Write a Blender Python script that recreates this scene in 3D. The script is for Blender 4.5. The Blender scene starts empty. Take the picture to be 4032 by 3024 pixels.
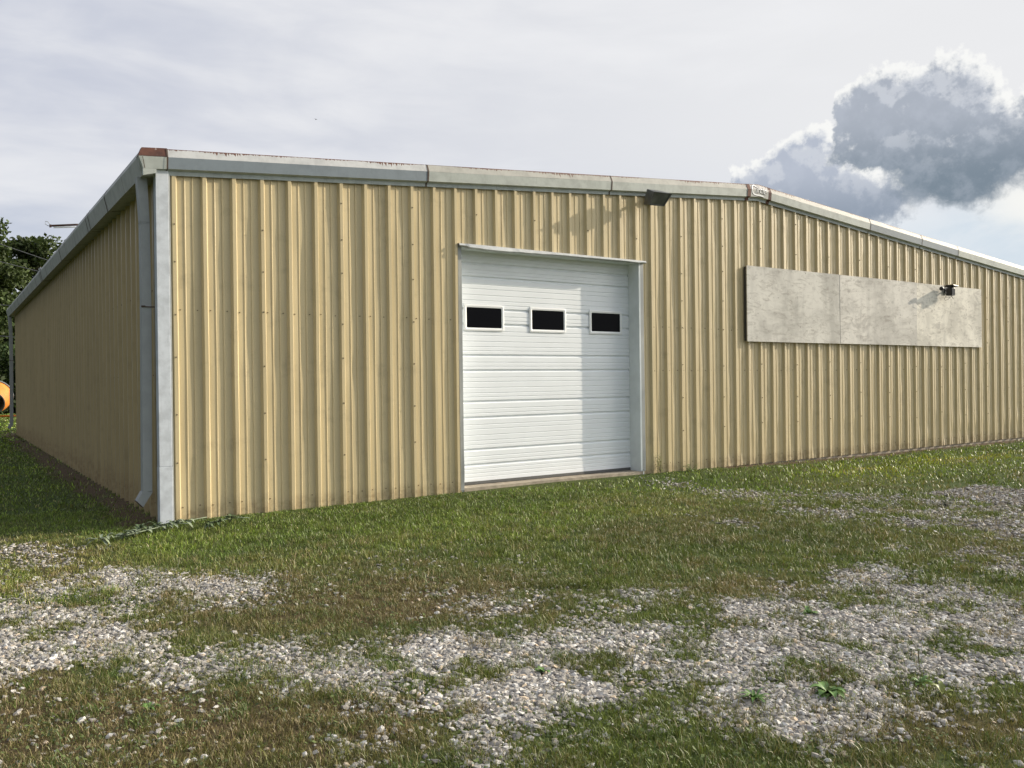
import bpy, bmesh, math, random
import numpy as np
from mathutils import Vector, Matrix

# ---------------------------------------------------------------- camera, sky, sun, exposure
S = bpy.context.scene
COL = S.collection
CAM = np.array([-1.9878, -9.0626, 1.3871])
YAW, PITCH, ROLL, FPX = 0.5986, -0.0031, -0.0125, 3300.0

def cam_axes(y, p, r):
    c, s = math.cos(y), math.sin(y)
    fw = Vector((s*math.cos(p), c*math.cos(p), math.sin(p)))
    rt = Vector((c, -s, 0)); up = rt.cross(fw)
    return math.cos(r)*rt+math.sin(r)*up, math.cos(r)*up-math.sin(r)*rt, fw

rt_, up_, fw_ = cam_axes(YAW, PITCH, ROLL)
cd = bpy.data.cameras.new('camera'); cam = bpy.data.objects.new('camera', cd); COL.objects.link(cam)
m = Matrix((rt_, up_, -fw_)).transposed().to_4x4(); m.translation = Vector(CAM)
cam.matrix_world = m
cd.sensor_width = 36; cd.lens = FPX/4032*36; cd.clip_start = .05; cd.clip_end = 3000
S.camera = cam
S.view_settings.view_transform = 'Standard'; S.view_settings.look = 'None'
S.view_settings.gamma = 1; S.view_settings.exposure = 0.0

SUNV = Vector((1.13, -.29, .42)).normalized()            # towards the sun
SUN_EL = math.asin(SUNV.z); SUN_AZ = math.atan2(SUNV.x, SUNV.y)
sl = bpy.data.lights.new('sun', 'SUN'); so = bpy.data.objects.new('sun', sl); COL.objects.link(so)
sl.energy = 5.0; sl.angle = math.radians(.5); sl.color = (1, .88, .71)
so.rotation_euler = (-SUNV).to_track_quat('-Z', 'Y').to_euler()

world = bpy.data.worlds.new("World"); S.world = world; world.use_nodes = True
wt = world.node_tree; wt.nodes.clear()

class NT:
    """small helper for writing node graphs"""
    def __init__(s, t): s.t = t
    def n(s, kind, **k):
        o = s.t.nodes.new(kind)
        for a, b in k.items(): setattr(o, a, b)
        return o
    def put(s, sock, v):
        if isinstance(v, bpy.types.NodeSocket): s.t.links.new(v, sock)
        elif isinstance(v, (tuple, list)) and len(v) == 3 and sock.type == 'RGBA': sock.default_value = (*v, 1)
        else: sock.default_value = v
    def m(s, op, a, b=0.0, c=None, clamp=False):
        o = s.n('ShaderNodeMath', operation=op); o.use_clamp = clamp
        s.put(o.inputs[0], a); s.put(o.inputs[1], b)
        if c is not None: s.put(o.inputs[2], c)
        return o.outputs[0]
    def mix(s, f, a, b, mode='MIX'):
        o = s.n('ShaderNodeMix', data_type='RGBA', blend_type=mode)
        s.put(o.inputs['Factor'], f); s.put(o.inputs[6], a); s.put(o.inputs[7], b)
        return o.outputs[2]
    def ss(s, x, a, b, lo=0.0, hi=1.0):
        o = s.n('ShaderNodeMapRange', interpolation_type='SMOOTHSTEP')
        for i, v in enumerate((x, a, b, lo, hi)): s.put(o.inputs[i], v)
        return o.outputs[0]
    def noise(s, vec, scale, detail=4, rough=.55, dist=0, dim='3D'):
        o = s.n('ShaderNodeTexNoise', noise_dimensions=dim)
        s.put(o.inputs['Vector'], vec); o.inputs['Scale'].default_value = scale
        o.inputs['Detail'].default_value = detail; o.inputs['Roughness'].default_value = rough
        o.inputs['Distortion'].default_value = dist
        return o.outputs[0]
    def mapping(s, vec, scale=(1, 1, 1), loc=(0, 0, 0), rot=(0, 0, 0)):
        o = s.n('ShaderNodeMapping'); s.put(o.inputs[0], vec)
        o.inputs['Scale'].default_value = scale; o.inputs['Location'].default_value = loc
        o.inputs['Rotation'].default_value = rot
        return o.outputs[0]

W = NT(wt)
wout = W.n('ShaderNodeOutputWorld')
sky = W.n('ShaderNodeTexSky', sky_type='NISHITA'); sky.sun_disc = False
sky.sun_elevation = SUN_EL; sky.sun_rotation = SUN_AZ
bgs = W.n('ShaderNodeBackground'); W.put(bgs.inputs[0], sky.outputs[0]); bgs.inputs[1].default_value = .09
gen = W.n('ShaderNodeTexCoord').outputs['Generated']
sx = W.n('ShaderNodeSeparateXYZ'); W.put(sx.inputs[0], gen)
AZ = W.m('MULTIPLY', W.m('ARCTAN2', sx.outputs[0], sx.outputs[1]), 57.2958)
EL = W.m('MULTIPLY', W.m('ARCSINE', sx.outputs[2]), 57.2958)
# thin high cloud veil: streaks stretched along the horizon
veil_v = W.mapping(gen, (1, 1, 3.6), rot=(0, .22, .3))
v1 = W.noise(veil_v, 2.3, 5, .5, .6); v2 = W.noise(veil_v, 6.0, 5, .55, .4)
toright = W.ss(AZ, -8.0, 62.0)
low = W.ss(EL, 1.0, 17.0)
veil = W.mix(toright, (.565, .60, .71), (.87, .87, .88))
veil = W.mix(W.m('MULTIPLY', W.m('SUBTRACT', 1.0, low), .75), veil, (.56, .63, .75))
vb = W.ss(W.m('ADD', W.m('MULTIPLY', v1, .65), W.m('MULTIPLY', v2, .35)), .40, .66)
veil = W.mix(W.m('MULTIPLY', vb, .75), veil, (.92, .92, .935))

def ellip(A, E, cx, cy, rx, ry):
    a = W.m('DIVIDE', W.m('SUBTRACT', A, cx), rx); b = W.m('DIVIDE', W.m('SUBTRACT', E, cy), ry)
    return W.m('SUBTRACT', 1.0, W.m('SQRT', W.m('ADD', W.m('MULTIPLY', a, a), W.m('MULTIPLY', b, b))))
def vec(A, E, z=0.0):
    o = W.n('ShaderNodeCombineXYZ'); W.put(o.inputs[0], A); W.put(o.inputs[1], E); o.inputs[2].default_value = z
    return o.outputs[0]
def density(dA, dE, shapes, seed):
    """billowing cloud mass in degrees of azimuth and elevation, optionally sampled a little way towards the sun"""
    A = W.m('ADD', AZ, dA); E = W.m('ADD', EL, dE)
    p = vec(A, E, seed)
    w1 = W.noise(p, .32, 2, .5); w2 = W.noise(vec(A, E, seed+9.0), .32, 2, .5)
    Aw = W.m('ADD', A, W.m('MULTIPLY', W.m('SUBTRACT', w1, .5), 4.2)); Ew = W.m('ADD', E, W.m('MULTIPLY', W.m('SUBTRACT', w2, .5), 2.6))
    o = None
    for q in shapes:
        e = ellip(Aw, Ew, *q); o = e if o is None else W.m('SMOOTH_MAX', o, e, .18)
    f1 = W.noise(p, .80, 9, .60); f2 = W.noise(vec(A, E, seed+4.0), 2.6, 6, .6)
    # billows: rounded lumps
    f = W.m('ADD', W.m('MULTIPLY', W.m('SUBTRACT', f1, .5), 1.05), W.m('MULTIPLY', W.m('SUBTRACT', f2, .5), .30))
    return W.m('ADD', o, f), f1, f2
def cloud(base, shapes, seed, top, bot, elo, ehi, soft):
    D, f1, f2 = density(0.0, 0.0, shapes, seed); D2, g1, g2 = density(.38, .52, shapes, seed)
    upper = W.ss(EL, elo-.8, elo+2.2)
    wdt = W.m('ADD', .14, W.m('MULTIPLY', W.m('SUBTRACT', 1.0, upper), soft))
    mk = W.n('ShaderNodeMapRange', interpolation_type='SMOOTHSTEP'); W.put(mk.inputs[0], D); mk.inputs[1].default_value = .0; W.put(mk.inputs[2], wdt)
    body = W.mix(W.ss(EL, elo-.6, ehi), bot, top)
    inner = W.ss(W.m('SUBTRACT', D, D2), .02, .30)                  # faces turned to the light
    body = W.mix(W.m('MULTIPLY', W.m('MULTIPLY', inner, W.ss(EL, elo-.5, ehi)), .55), body, (.74, .76, .80))
    body = W.mix(W.m('MULTIPLY', W.ss(f1, .42, .66), .22), body, (.60, .64, .72))
    rim = W.m('MULTIPLY', W.m('SUBTRACT', 1.0, W.ss(D2, -.06, .32)), W.ss(EL, elo-1.2, elo+1.0))
    thin = W.m('SUBTRACT', 1.0, W.ss(D, .0, .20))
    body = W.mix(W.m('MAXIMUM', rim, W.m('MULTIPLY', thin, .55)), body, (.99, .985, .96))
    return W.mix(mk.outputs[0], base, body)
soft_n = W.noise(vec(AZ, W.m('MULTIPLY', EL, 2.2), 3.0), .22, 6, .55, .4)
c = W.mix(W.m('MULTIPLY', W.ss(ellip(AZ, EL, 64.0, 6.8, 13.0, 4.6), 0.0, .6), .75), veil, (.64, .745, .84))
c = W.mix(W.m('MULTIPLY', W.ss(W.m('ADD', ellip(AZ, EL, 67.8, 10.0, 5.6, 2.4), W.m('SUBTRACT', soft_n, .5)), 0.0, .75), .85), c, (.99, .975, .92))
c = W.mix(W.m('MULTIPLY', W.ss(W.m('ADD', ellip(AZ, EL, 57.5, 8.9, 9.5, 2.6), W.m('MULTIPLY', W.m('SUBTRACT', soft_n, .5), 2.4)), 0.15, .8), .35), c, (.90, .92, .94))
c = cloud(c, [(51.2, 12.4, 2.5, 2.3), (53.9, 13.2, 2.6, 2.5), (56.8, 11.2, 4.6, 2.2), (52.5, 9.6, 5.0, 2.2)], 2.0, (.49, .53, .62), (.28, .33, .41), 10.2, 13.6, .30)
c = cloud(c, [(58.6, 16.4, 3.5, 2.5), (61.6, 16.3, 4.2, 2.6), (66.8, 13.7, 7.5, 2.7), (59.4, 14.0, 4.2, 1.9), (62.4, 12.0, 5.0, 2.5), (73.0, 13.2, 9, 3.3)], 7.0, (.43, .465, .53), (.19, .24, .295), 12.0, 16.4, .45)
# unseen sky behind the viewer, brightness made up to set the fill light
back = W.m('MULTIPLY', W.ss(sx.outputs[1], .25, -.7), W.ss(sx.outputs[2], -.05, .25))
c = W.mix(back, c, (.72, .76, .84))
# white glow added round the sun in unseen sky, so ribs shade the pans
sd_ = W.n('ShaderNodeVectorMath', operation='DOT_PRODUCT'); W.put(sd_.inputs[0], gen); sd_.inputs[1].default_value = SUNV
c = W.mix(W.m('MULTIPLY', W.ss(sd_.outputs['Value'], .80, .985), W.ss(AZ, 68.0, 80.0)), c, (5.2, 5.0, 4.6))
# unseen sky to the west, darkened to deepen shade on the left faces
c = W.mix(W.m('MULTIPLY', W.ss(sx.outputs[0], -.10, -.75), .85), c, (.25, .28, .35))
over = W.ss(EL, 28.0, 70.0)
c = W.mix(W.m('MULTIPLY', over, .7), c, (.84, .88, 1.0))
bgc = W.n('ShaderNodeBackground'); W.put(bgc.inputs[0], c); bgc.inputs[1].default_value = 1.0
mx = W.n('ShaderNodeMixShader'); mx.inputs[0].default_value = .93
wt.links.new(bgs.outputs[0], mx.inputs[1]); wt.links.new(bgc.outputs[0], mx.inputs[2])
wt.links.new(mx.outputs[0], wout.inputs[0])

# ---------------------------------------------------------------- helpers
def tag(o, label=None, cat=None, group=None, kind=None):
    if label: o['label'] = label
    if cat: o['category'] = cat
    if group: o['group'] = group
    if kind: o['kind'] = kind
    return o
def empty(name, loc=(0, 0, 0), rz=0):
    o = bpy.data.objects.new(name, None); COL.objects.link(o); o.location = loc; o.rotation_euler = (0, 0, rz); return o

class MB:
    """collects geometry for ONE mesh object"""
    def __init__(s): s.v = []; s.f = []; s.mi = []; s.uv = []; s.cur = 0
    def vert(s, p): s.v.append(tuple(p)); return len(s.v)-1
    def face(s, idx, uv=None): s.f.append(tuple(idx)); s.mi.append(s.cur); s.uv.append(uv)
    def quad(s, *ps, uv=None): s.face([s.vert(p) for p in ps], uv)
    def box(s, a, b, M=None):
        x0, y0, z0 = a; x1, y1, z1 = b
        P = [(x0,y0,z0),(x1,y0,z0),(x1,y1,z0),(x0,y1,z0),(x0,y0,z1),(x1,y0,z1),(x1,y1,z1),(x0,y1,z1)]
        s.hexa(P, M)
    def hexa(s, P, M=None):
        if M: P = [tuple(M @ Vector(p)) for p in P]
        i = [s.vert(p) for p in P]
        for q in ((0,3,2,1),(4,5,6,7),(0,1,5,4),(1,2,6,5),(2,3,7,6),(3,0,4,7)): s.face([i[k] for k in q])
    def tube(s, pts, r, n=8, cap=True):
        pts = [Vector(p) for p in pts]; rs = r if isinstance(r, (list, tuple)) else [r]*len(pts)
        rings = []; up = Vector((.13, .21, .97))
        for i, p in enumerate(pts):
            t = (pts[min(i+1, len(pts)-1)]-pts[max(i-1, 0)]).normalized()
            if abs(t.dot(up)) > .95: up = Vector((1, .1, .05))
            a = t.cross(up).normalized(); b = t.cross(a).normalized()
            rings.append([s.vert(p+rs[i]*(math.cos(2*math.pi*k/n)*a+math.sin(2*math.pi*k/n)*b)) for k in range(n)])
        for A, B in zip(rings, rings[1:]):
            for k in range(n): s.face((A[k], A[(k+1) % n], B[(k+1) % n], B[k]))
        if cap: s.face(rings[0][::-1]); s.face(rings[-1])
    def build(s, name, mats, parent=None, smooth=False, bevel=0):
        me = bpy.data.meshes.new(name); me.from_pydata(s.v, [], s.f)
        if not isinstance(mats, (list, tuple)): mats = [mats]
        for q in mats: me.materials.append(q)
        me.polygons.foreach_set('material_index', s.mi)
        if any(u is not None for u in s.uv):
            l = me.uv_layers.new(name='UVMap'); k = 0
            for f, u in zip(s.f, s.uv):
                for j in range(len(f)):
                    l.data[k].uv = u[j] if u else (0, 0); k += 1
        bm = bmesh.new(); bm.from_mesh(me)
        bmesh.ops.recalc_face_normals(bm, faces=bm.faces) if not getattr(s, 'keep', False) else None
        bm.to_mesh(me); bm.free()
        if smooth:
            me.polygons.foreach_set('use_smooth', [True]*len(me.polygons))
        me.update()
        o = bpy.data.objects.new(name, me); COL.objects.link(o)
        if parent: o.parent = parent
        if bevel:
            b = o.modifiers.new('bevel', 'BEVEL'); b.width = bevel; b.segments = 2; b.limit_method = 'ANGLE'
        return o

def fast_mesh(name, verts, quads, tris, mat, col=None, parent=None):
    """numpy arrays straight into one mesh"""
    me = bpy.data.meshes.new(name); nv = len(verts); nq = len(quads); nt = len(tris)
    me.vertices.add(nv); me.vertices.foreach_set('co', np.ascontiguousarray(verts, np.float32).ravel())
    loops = np.concatenate([np.asarray(quads, np.int32).ravel(), np.asarray(tris, np.int32).ravel()])
    me.loops.add(len(loops)); me.loops.foreach_set('vertex_index', loops)
    me.polygons.add(nq+nt)
    st = np.concatenate([np.arange(nq)*4, nq*4+np.arange(nt)*3]).astype(np.int32)
    me.polygons.foreach_set('loop_start', st)
    if col is not None:
        a = me.attributes.new('Col', 'FLOAT_COLOR', 'POINT')
        cc = np.ones((nv, 4), np.float32); cc[:, :3] = col; a.data.foreach_set('color', cc.ravel())
    me.materials.append(mat); me.update(calc_edges=True)
    o = bpy.data.objects.new(name, me); COL.objects.link(o)
    if parent: o.parent = parent
    return o

# value noise, numpy
_perm = np.random.RandomState(7).rand(256, 256).astype(np.float32)
def vnoise(x, y):
    xi = np.floor(x).astype(int); yi = np.floor(y).astype(int); fx = x-xi; fy = y-yi
    fx = fx*fx*(3-2*fx); fy = fy*fy*(3-2*fy)
    a = _perm[xi & 255, yi & 255]; b = _perm[(xi+1) & 255, yi & 255]; c_ = _perm[xi & 255, (yi+1) & 255]; d = _perm[(xi+1) & 255, (yi+1) & 255]
    return (a*(1-fx)+b*fx)*(1-fy)+(c_*(1-fx)+d*fx)*fy
def fbm(x, y, o=4):
    s = 0; a = .5; t = 0
    for i in range(o): s = s+a*vnoise(x*2**i+17*i, y*2**i+31*i); t += a; a *= .5
    return s/t

# ---------------------------------------------------------------- materials
def new_mat(name):
    mt = bpy.data.materials.new(name); mt.use_nodes = True
    N = NT(mt.node_tree); b = mt.node_tree.nodes['Principled BSDF']; return mt, N, b
def bump(N, b, h, strength=.3, dist=.01):
    o = N.n('ShaderNodeBump'); o.inputs['Strength'].default_value = strength; o.inputs['Distance'].default_value = dist
    N.put(o.inputs['Height'], h); N.put(b.inputs['Normal'], o.outputs[0])
def simple(name, col, rough=.5, metal=0.0, var=.12, scale=6, spec=.5):
    mt, N, b = new_mat(name); co = N.n('ShaderNodeTexCoord').outputs['Object']
    f = N.noise(co, scale, 6, .6)
    N.put(b.inputs['Base Color'], N.mix(N.ss(f, .3, .7), tuple(x*(1-var) for x in col), tuple(min(1, x*(1+var)) for x in col)))
    b.inputs['Roughness'].default_value = rough; b.inputs['Metallic'].default_value = metal
    b.inputs['Specular IOR Level'].default_value = spec
    return mt
MAT = {}
def tan_metal(name, col, mud):
    mt, N, b = new_mat(name); co = N.n('ShaderNodeTexCoord').outputs['Object']
    sp = N.n('ShaderNodeSeparateXYZ'); N.put(sp.inputs[0], co)
    streak = N.noise(N.mapping(co, (9, 9, .35)), 1.0, 5, .6)
    grime = N.noise(co, 3.5, 7, .62); fine = N.noise(co, 60, 3, .6)
    c = N.mix(N.ss(streak, .35, .75), col, tuple(x*.86 for x in col))
    c = N.mix(N.m('MULTIPLY', N.ss(grime, .52, .74), .28), c, (.22, .18, .11))
    c = N.mix(N.m('MULTIPLY', N.ss(fine, .5, .8), .15), c, (.25, .21, .14))
    # splashed mud above the ground: ragged height
    hgt = N.m('ADD', .04, N.m('MULTIPLY', N.noise(N.mapping(co, (2.2, 2.2, .2)), 1.0, 5, .65), mud))
    splash = N.m('SUBTRACT', 1.0, N.ss(N.m('DIVIDE', sp.outputs[2], hgt), .25, 1.0))
    c = N.mix(N.m('MULTIPLY', splash, N.ss(N.noise(co, 14, 6, .7), .25, .75, 0.0, .7)), c, (.25, .175, .09))
    N.put(b.inputs['Base Color'], c)
    N.put(b.inputs['Roughness'], N.ss(grime, .3, .8, .36, .6)); b.inputs['Specular IOR Level'].default_value = .4
    bump(N, b, N.noise(N.mapping(co, (5, 5, 2)), 1.0, 3, .5), .12, .01)
    return mt
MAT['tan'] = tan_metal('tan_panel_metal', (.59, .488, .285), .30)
MAT['tan_shaded'] = tan_metal('tan_shaded_metal', (.46, .365, .195), .8)  # same tan metal, with the left wall's shade darkened into the colour
MAT['screw'] = simple('screw_rust', (.19, .145, .085), .7)
def trim_mat(name, col, rust, dark=.55):
    """painted sheet trim; UV: u metres along, v 0..1 up the face; rust bites down from the top edge"""
    mt, N, b = new_mat(name); tc = N.n('ShaderNodeTexCoord'); uv = tc.outputs['UV']; co = tc.outputs['Object']
    sp = N.n('ShaderNodeSeparateXYZ'); N.put(sp.inputs[0], uv)
    f = N.noise(co, 7, 7, .65); g_ = N.noise(N.mapping(co, (30, 30, 3)), 1, 4, .6)
    c = N.mix(N.ss(f, .35, .7), col, tuple(x*dark**.4 for x in col))
    c = N.mix(N.m('MULTIPLY', N.ss(g_, .55, .8), .35), c, tuple(x*dark for x in col))
    if rust > 0:
        drip = N.noise(N.mapping(uv, (42, .01, 1)), 1, 2, .5); big_ = N.noise(N.mapping(uv, (1.1, .01, 1), loc=(3, 0, 0)), 1, 2, .5)
        depth = N.m('ADD', .04, N.m('MULTIPLY', N.m('MULTIPLY', N.ss(drip, .35, .8), N.ss(big_, .38, .66)), rust))
        mk = N.ss(N.m('SUBTRACT', sp.outputs[1], N.m('SUBTRACT', 1.0, depth)), -.02, .02)
        rc = N.mix(N.noise(co, 30, 5, .6), (.07, .022, .013), (.17, .065, .035))
        c = N.mix(mk, c, rc)
    N.put(b.inputs['Base Color'], c); b.inputs['Roughness'].default_value = .6
    b.inputs['Specular IOR Level'].default_value = .4
    bump(N, b, N.noise(co, 3, 3, .5), .1, .01)
    return mt
MAT['trim_up'] = trim_mat('trim_upper_white', (.54, .545, .53), .75)
MAT['trim_up2'] = trim_mat('trim_upper_white_worn', (.43, .42, .37), .9)
MAT['trim_mid'] = trim_mat('trim_mid_grey', (.47, .50, .46), 0)
MAT['trim_dark'] = trim_mat('trim_galvanised', (.23, .27, .30), 0, .7)
MAT['trim_flange'] = trim_mat('trim_flange_grey', (.42, .46, .45), 0)
MAT['white_trim'] = trim_mat('corner_trim_white', (.62, .66, .70), 0, .5)
MAT['gutter'] = trim_mat('gutter_metal', (.42, .43, .39), 0)
MAT['blue_grey'] = trim_mat('downspout_metal', (.34, .355, .345), 0, .75)
MAT['seam'] = simple('seam_sealant', (.075, .05, .035), .8)
def rusty(name):
    mt, N, b = new_mat(name); co = N.n('ShaderNodeTexCoord').outputs['Object']
    f = N.noise(co, 22, 7, .65)
    c = N.mix(N.ss(N.noise(co, 9, 5, .6), .3, .7), (.055, .02, .013), (.13, .048, .028))
    c = N.mix(N.ss(f, .62, .68), c, (.55, .5, .47))
    N.put(b.inputs['Base Color'], c); b.inputs['Roughness'].default_value = .8; return mt
MAT['rust'] = rusty('rusted_trim')
MAT['door'] = simple('door_white_paint', (.80, .83, .845), .38, 0, .02, 3)
MAT['jamb'] = simple('jamb_white_metal', (.66, .70, .70), .45, 0, .06, 5)
MAT['frame'] = simple('window_frame_white', (.84, .85, .84), .4, 0, .02, 4)
def glass_mat():
    mt, N, b = new_mat('dark_window_pane'); b.inputs['Base Color'].default_value = (.004, .004, .005, 1)
    b.inputs['Roughness'].default_value = .12; b.inputs['Specular IOR Level'].default_value = .06; return mt
MAT['glass'] = glass_mat()
MAT['concrete'] = simple('concrete', (.34, .29, .22), .9, 0, .25, 9)
MAT['black'] = simple('black_plastic', (.012, .012, .013), .4, 0, .2, 8)
MAT['roof'] = simple('roof_metal', (.5, .52, .52), .4, 0, .08, 2)
# ---------------------------------------------------------------- the metal building
P = .3048; XR = 9.08; SL = .0823; X0, X1 = -.13, 18.30; DEP = 20.0
def z0(x): return 3.54+SL*(x if x <= XR else 2*XR-x)      # lower edge of the gable trim
B = empty('metal_building', (0, 0, 0))
tag(B, 'long low tan ribbed metal building with white overhead door and rust edged roof trim', 'building')

PROF = [(0, .036), (.036, .036), (.055, 0), (.118, 0), (.123, .005), (.131, .005), (.136, 0), (.196, 0), (.202, .006), (.212, .006), (.218, 0), (.25, 0), (.283, 0)]
def prof_points(a, b):
    out = []
    k = math.floor(a/P)-1
    while k*P < b+P:
        for s, h in PROF:
            x = k*P+s
            if a-1e-6 <= x <= b+1e-6: out.append((x, h, k, s))
        k += 1
    def at(x):
        k = math.floor(x/P+1e-9); s = x-k*P; pp = PROF+[(P, .036)]
        for (s1, h1), (s2, h2) in zip(pp, pp[1:]):
            if s1 <= s <= s2: return (x, h1+(h2-h1)*(s-s1)/(s2-s1), k, s)
        return (x, 0, k, s)
    if out[0][0] > a+1e-4: out.insert(0, at(a))
    if out[-1][0] < b-1e-4: out.append(at(b))
    return out
def sheet(mb, a, b, zlo, zhi, place, rows, wav=.005, dent=None):
    pts = prof_points(a, b); grid = []
    for i in range(rows+1):
        t = i/rows; r = []
        for x, h, k, s in pts:
            zb = zlo(x); z = zb+(zhi(x)-zb)*t
            w = max(0.0, math.sin(math.pi*min(1, max(0, (s-.05)/(P-.07)))))
            n = float(fbm(np.array(k*3.71+s*1.5), np.array(z*1.15+k*.37), 3))-.5
            o = h+w*n*2*wav
            if h > .03: o += (float(vnoise(np.array(k*5.3), np.array(z*.9)))-.5)*.003
            dx = (float(vnoise(np.array(k*2.9+40), np.array(z*1.3)))-.5)*.004
            if dent: o += dent(x, z, w, h)
            r.append(mb.vert(place(x+dx*(h > 0), o, z)))
        grid.append(r)
    for A, C in zip(grid, grid[1:]):
        for j in range(len(A)-1): mb.face((A[j], A[j+1], C[j+1], C[j]))
def screw(mb, p, n, r=.008):
    mb.cur = 1; n = Vector(n); a = n.orthogonal().normalized(); b = n.cross(a); p = Vector(p)
    lo = [mb.vert(p+r*(math.cos(q*math.pi/3)*a+math.sin(q*math.pi/3)*b)) for q in range(6)]
    hi = [mb.vert(p+n*.009+r*.8*(math.cos(q*math.pi/3)*a+math.sin(q*math.pi/3)*b)) for q in range(6)]
    for q in range(6): mb.face((lo[q], lo[(q+1) % 6], hi[(q+1) % 6], hi[q]))
    mb.face(hi); mb.cur = 0
PANY = .03
fplace = lambda x, o, z: (x, PANY-o, z)
DX0, DX1, DZ = 3.43, 6.55, 3.11
def dent(x, z, w, h):
    d = 0
    if x > 6.6 and z < 1.0:          # knocked about along the foot of the right half
        d = (float(vnoise(np.array(x*1.9+9), np.array(z*4.2)))-.5)*.022*(1-z)*w*min(1, (x-6.5)/2)
    return d
mb = MB(); mb.keep = True
ztop = lambda x: z0(x)+.03
sheet(mb, -.03, DX0, lambda x: -.01, ztop, fplace, 44, .011)
sheet(mb, DX0, DX1, lambda x: DZ, ztop, fplace, 14, .013)
sheet(mb, DX1, X1-.02, lambda x: -.01, ztop, fplace, 44, .011, dent)
rs = random.Random(3)
for k in range(0, 60):
    for zz in ((2.17, 1) if k < 31 else (1.52, 1)), (.13, 1), ((1.52, 1) if 21 < k < 31 else (0, 0)):
        if not zz[1]: continue
        for s in (.072, .245):
            x = k*P+s
            if DX0-.1 < x < DX1+.1: continue
            if 8.7 < x < 16.2 and 1.95 < zz[0] < 3.25: continue
            if rs.random() < .86: screw(mb, (x, PANY, zz[0]+rs.uniform(-.006, .006)), (0, -1, 0), .0075)
    if k % 3 == 0:
        for z in (.62, 1.12, 1.62, 2.12, 2.62, 3.05, 3.5, 3.95):
            x = k*P+.018; z += rs.uniform(-.06, .06)
            if z > z0(x)-.15 or DX0-.05 < x < DX1+.05 and z < DZ+.1: continue
            if 8.7 < x < 16.2 and 1.95 < z < 3.25: continue
            screw(mb, (x, PANY-.036, z), (0, -1, 0), .009)
mb.build('front_wall', [MAT['tan'], MAT['screw']], B)

mb = MB(); mb.keep = True
splace = lambda y, o, z: (-.105-o, y, z)
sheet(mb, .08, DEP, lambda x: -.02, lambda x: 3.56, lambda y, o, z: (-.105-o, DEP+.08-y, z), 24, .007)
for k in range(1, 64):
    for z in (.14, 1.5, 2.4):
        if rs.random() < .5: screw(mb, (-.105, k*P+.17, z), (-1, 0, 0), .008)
mb.build('side_wall', [MAT['tan_shaded'], MAT['screw']], B)
mb = MB(); mb.keep = True
sheet(mb, 0, DEP, lambda x: -.02, lambda x: 3.56, lambda y, o, z: (X1-.02+o, y+.05, z), 6, .004)
mb.build('side_wall', [MAT['tan']], B)
mb = MB(); mb.keep = True
sheet(mb, 0, X1, lambda x: -.02, ztop, lambda x, o, z: (X1-x, DEP+.05+o, z), 6, .004)
mb.build('back_wall', [MAT['tan']], B)

# foundation, roof
mb = MB(); mb.box((-.09, .045, -.6), (DX0-.02, DEP, .0)); mb.box((DX0-.02, .3, -.6), (DX1+.02, DEP, .0)); mb.box((DX1+.02, .045, -.6), (X1-.03, DEP, .0))
mb.build('foundation', MAT['concrete'], B)
mb = MB(); mb.box((DX0+.03, .02, -.3), (DX1-.03, .299, .045)); mb.build('door_sill', MAT['concrete'], B)
mb = MB()
for xa, xb in ((-.2, XR), (XR, X1+.15)):
    za, zb = z0(xa)+.17, z0(xb)+.17
    mb.hexa([(xa, -.02, za), (xb, -.02, zb), (xb, DEP+.2, zb), (xa, DEP+.2, za), (xa, -.02, za+.04), (xb, -.02, zb+.04), (xb, DEP+.2, zb+.04), (xa, DEP+.2, za+.04)])
    n = int((DEP)/P)
    for i in range(n):
        y = .1+i*P
        mb.hexa([(xa, y, za+.041), (xb, y, zb+.041), (xb, y+.04, zb+.041), (xa, y+.04, za+.041), (xa, y+.01, za+.07), (xb, y+.01, zb+.07), (xb, y+.03, zb+.07), (xa, y+.03, za+.07)])
mb.build('roof', MAT['roof'], B)

# gable (rake) trim: flange, underside, middle face, upper face
RP = [(-.008, .0), (-.012, .042), (-.062, .056), (-.074, .172), (-.036, .262), (.0, .27)]
def rake(xs, mats, name='rake_trim', proud=0.0, label=None, segm=None):
    mb = MB(); mb.keep = True
    for i, (xa, xb) in enumerate(zip(xs, xs[1:])):
        for j in range(5):
            (ya, ha), (yb, hb) = RP[j], RP[j+1]
            ya -= proud; yb -= proud
            mi = (0, 0, 1, 2, 2)[j]
            if segm and segm[i] == 'r': mi = 3
            mb.cur = mi
            n = max(1, int((xb-xa)/.3)); 
            for q in range(n):
                x_a = xa+(xb-xa)*q/n; x_b = xa+(xb-xa)*(q+1)/n
                wv = lambda x: (float(vnoise(np.array(x*1.7), np.array(j*3.1)))-.5)*.004
                va, vb_ = (0, 1) if j == 3 else (0, .0) if j < 3 else (1, 1)
                mb.quad((x_a, ya+wv(x_a), z0(x_a)+ha), (x_b, ya+wv(x_b), z0(x_b)+ha), (x_b, yb+wv(x_b), z0(x_b)+hb), (x_a, yb+wv(x_a), z0(x_a)+hb),
                        uv=[(x_a, va), (x_b, va), (x_b, vb_), (x_a, vb_)])
            if j < 5 and i in (0, len(xs)-2):      # turned end edge, sealed dark
                pass
    o = mb.build(name, mats, B)
    if label: o['label'] = label
    return o
FL, MD, DK, UP, UP2, RS = MAT['trim_flange'], MAT['trim_mid'], MAT['trim_dark'], MAT['trim_up'], MAT['trim_up2'], MAT['rust']
rake([-.06, 2.945], [FL, DK, UP], label='dark galvanised roof trim with rust dripping from its top edge')
rake([2.957, 5.895], [FL, MD, UP2]); rake([5.907, 8.80], [FL, MD, UP2])
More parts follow.
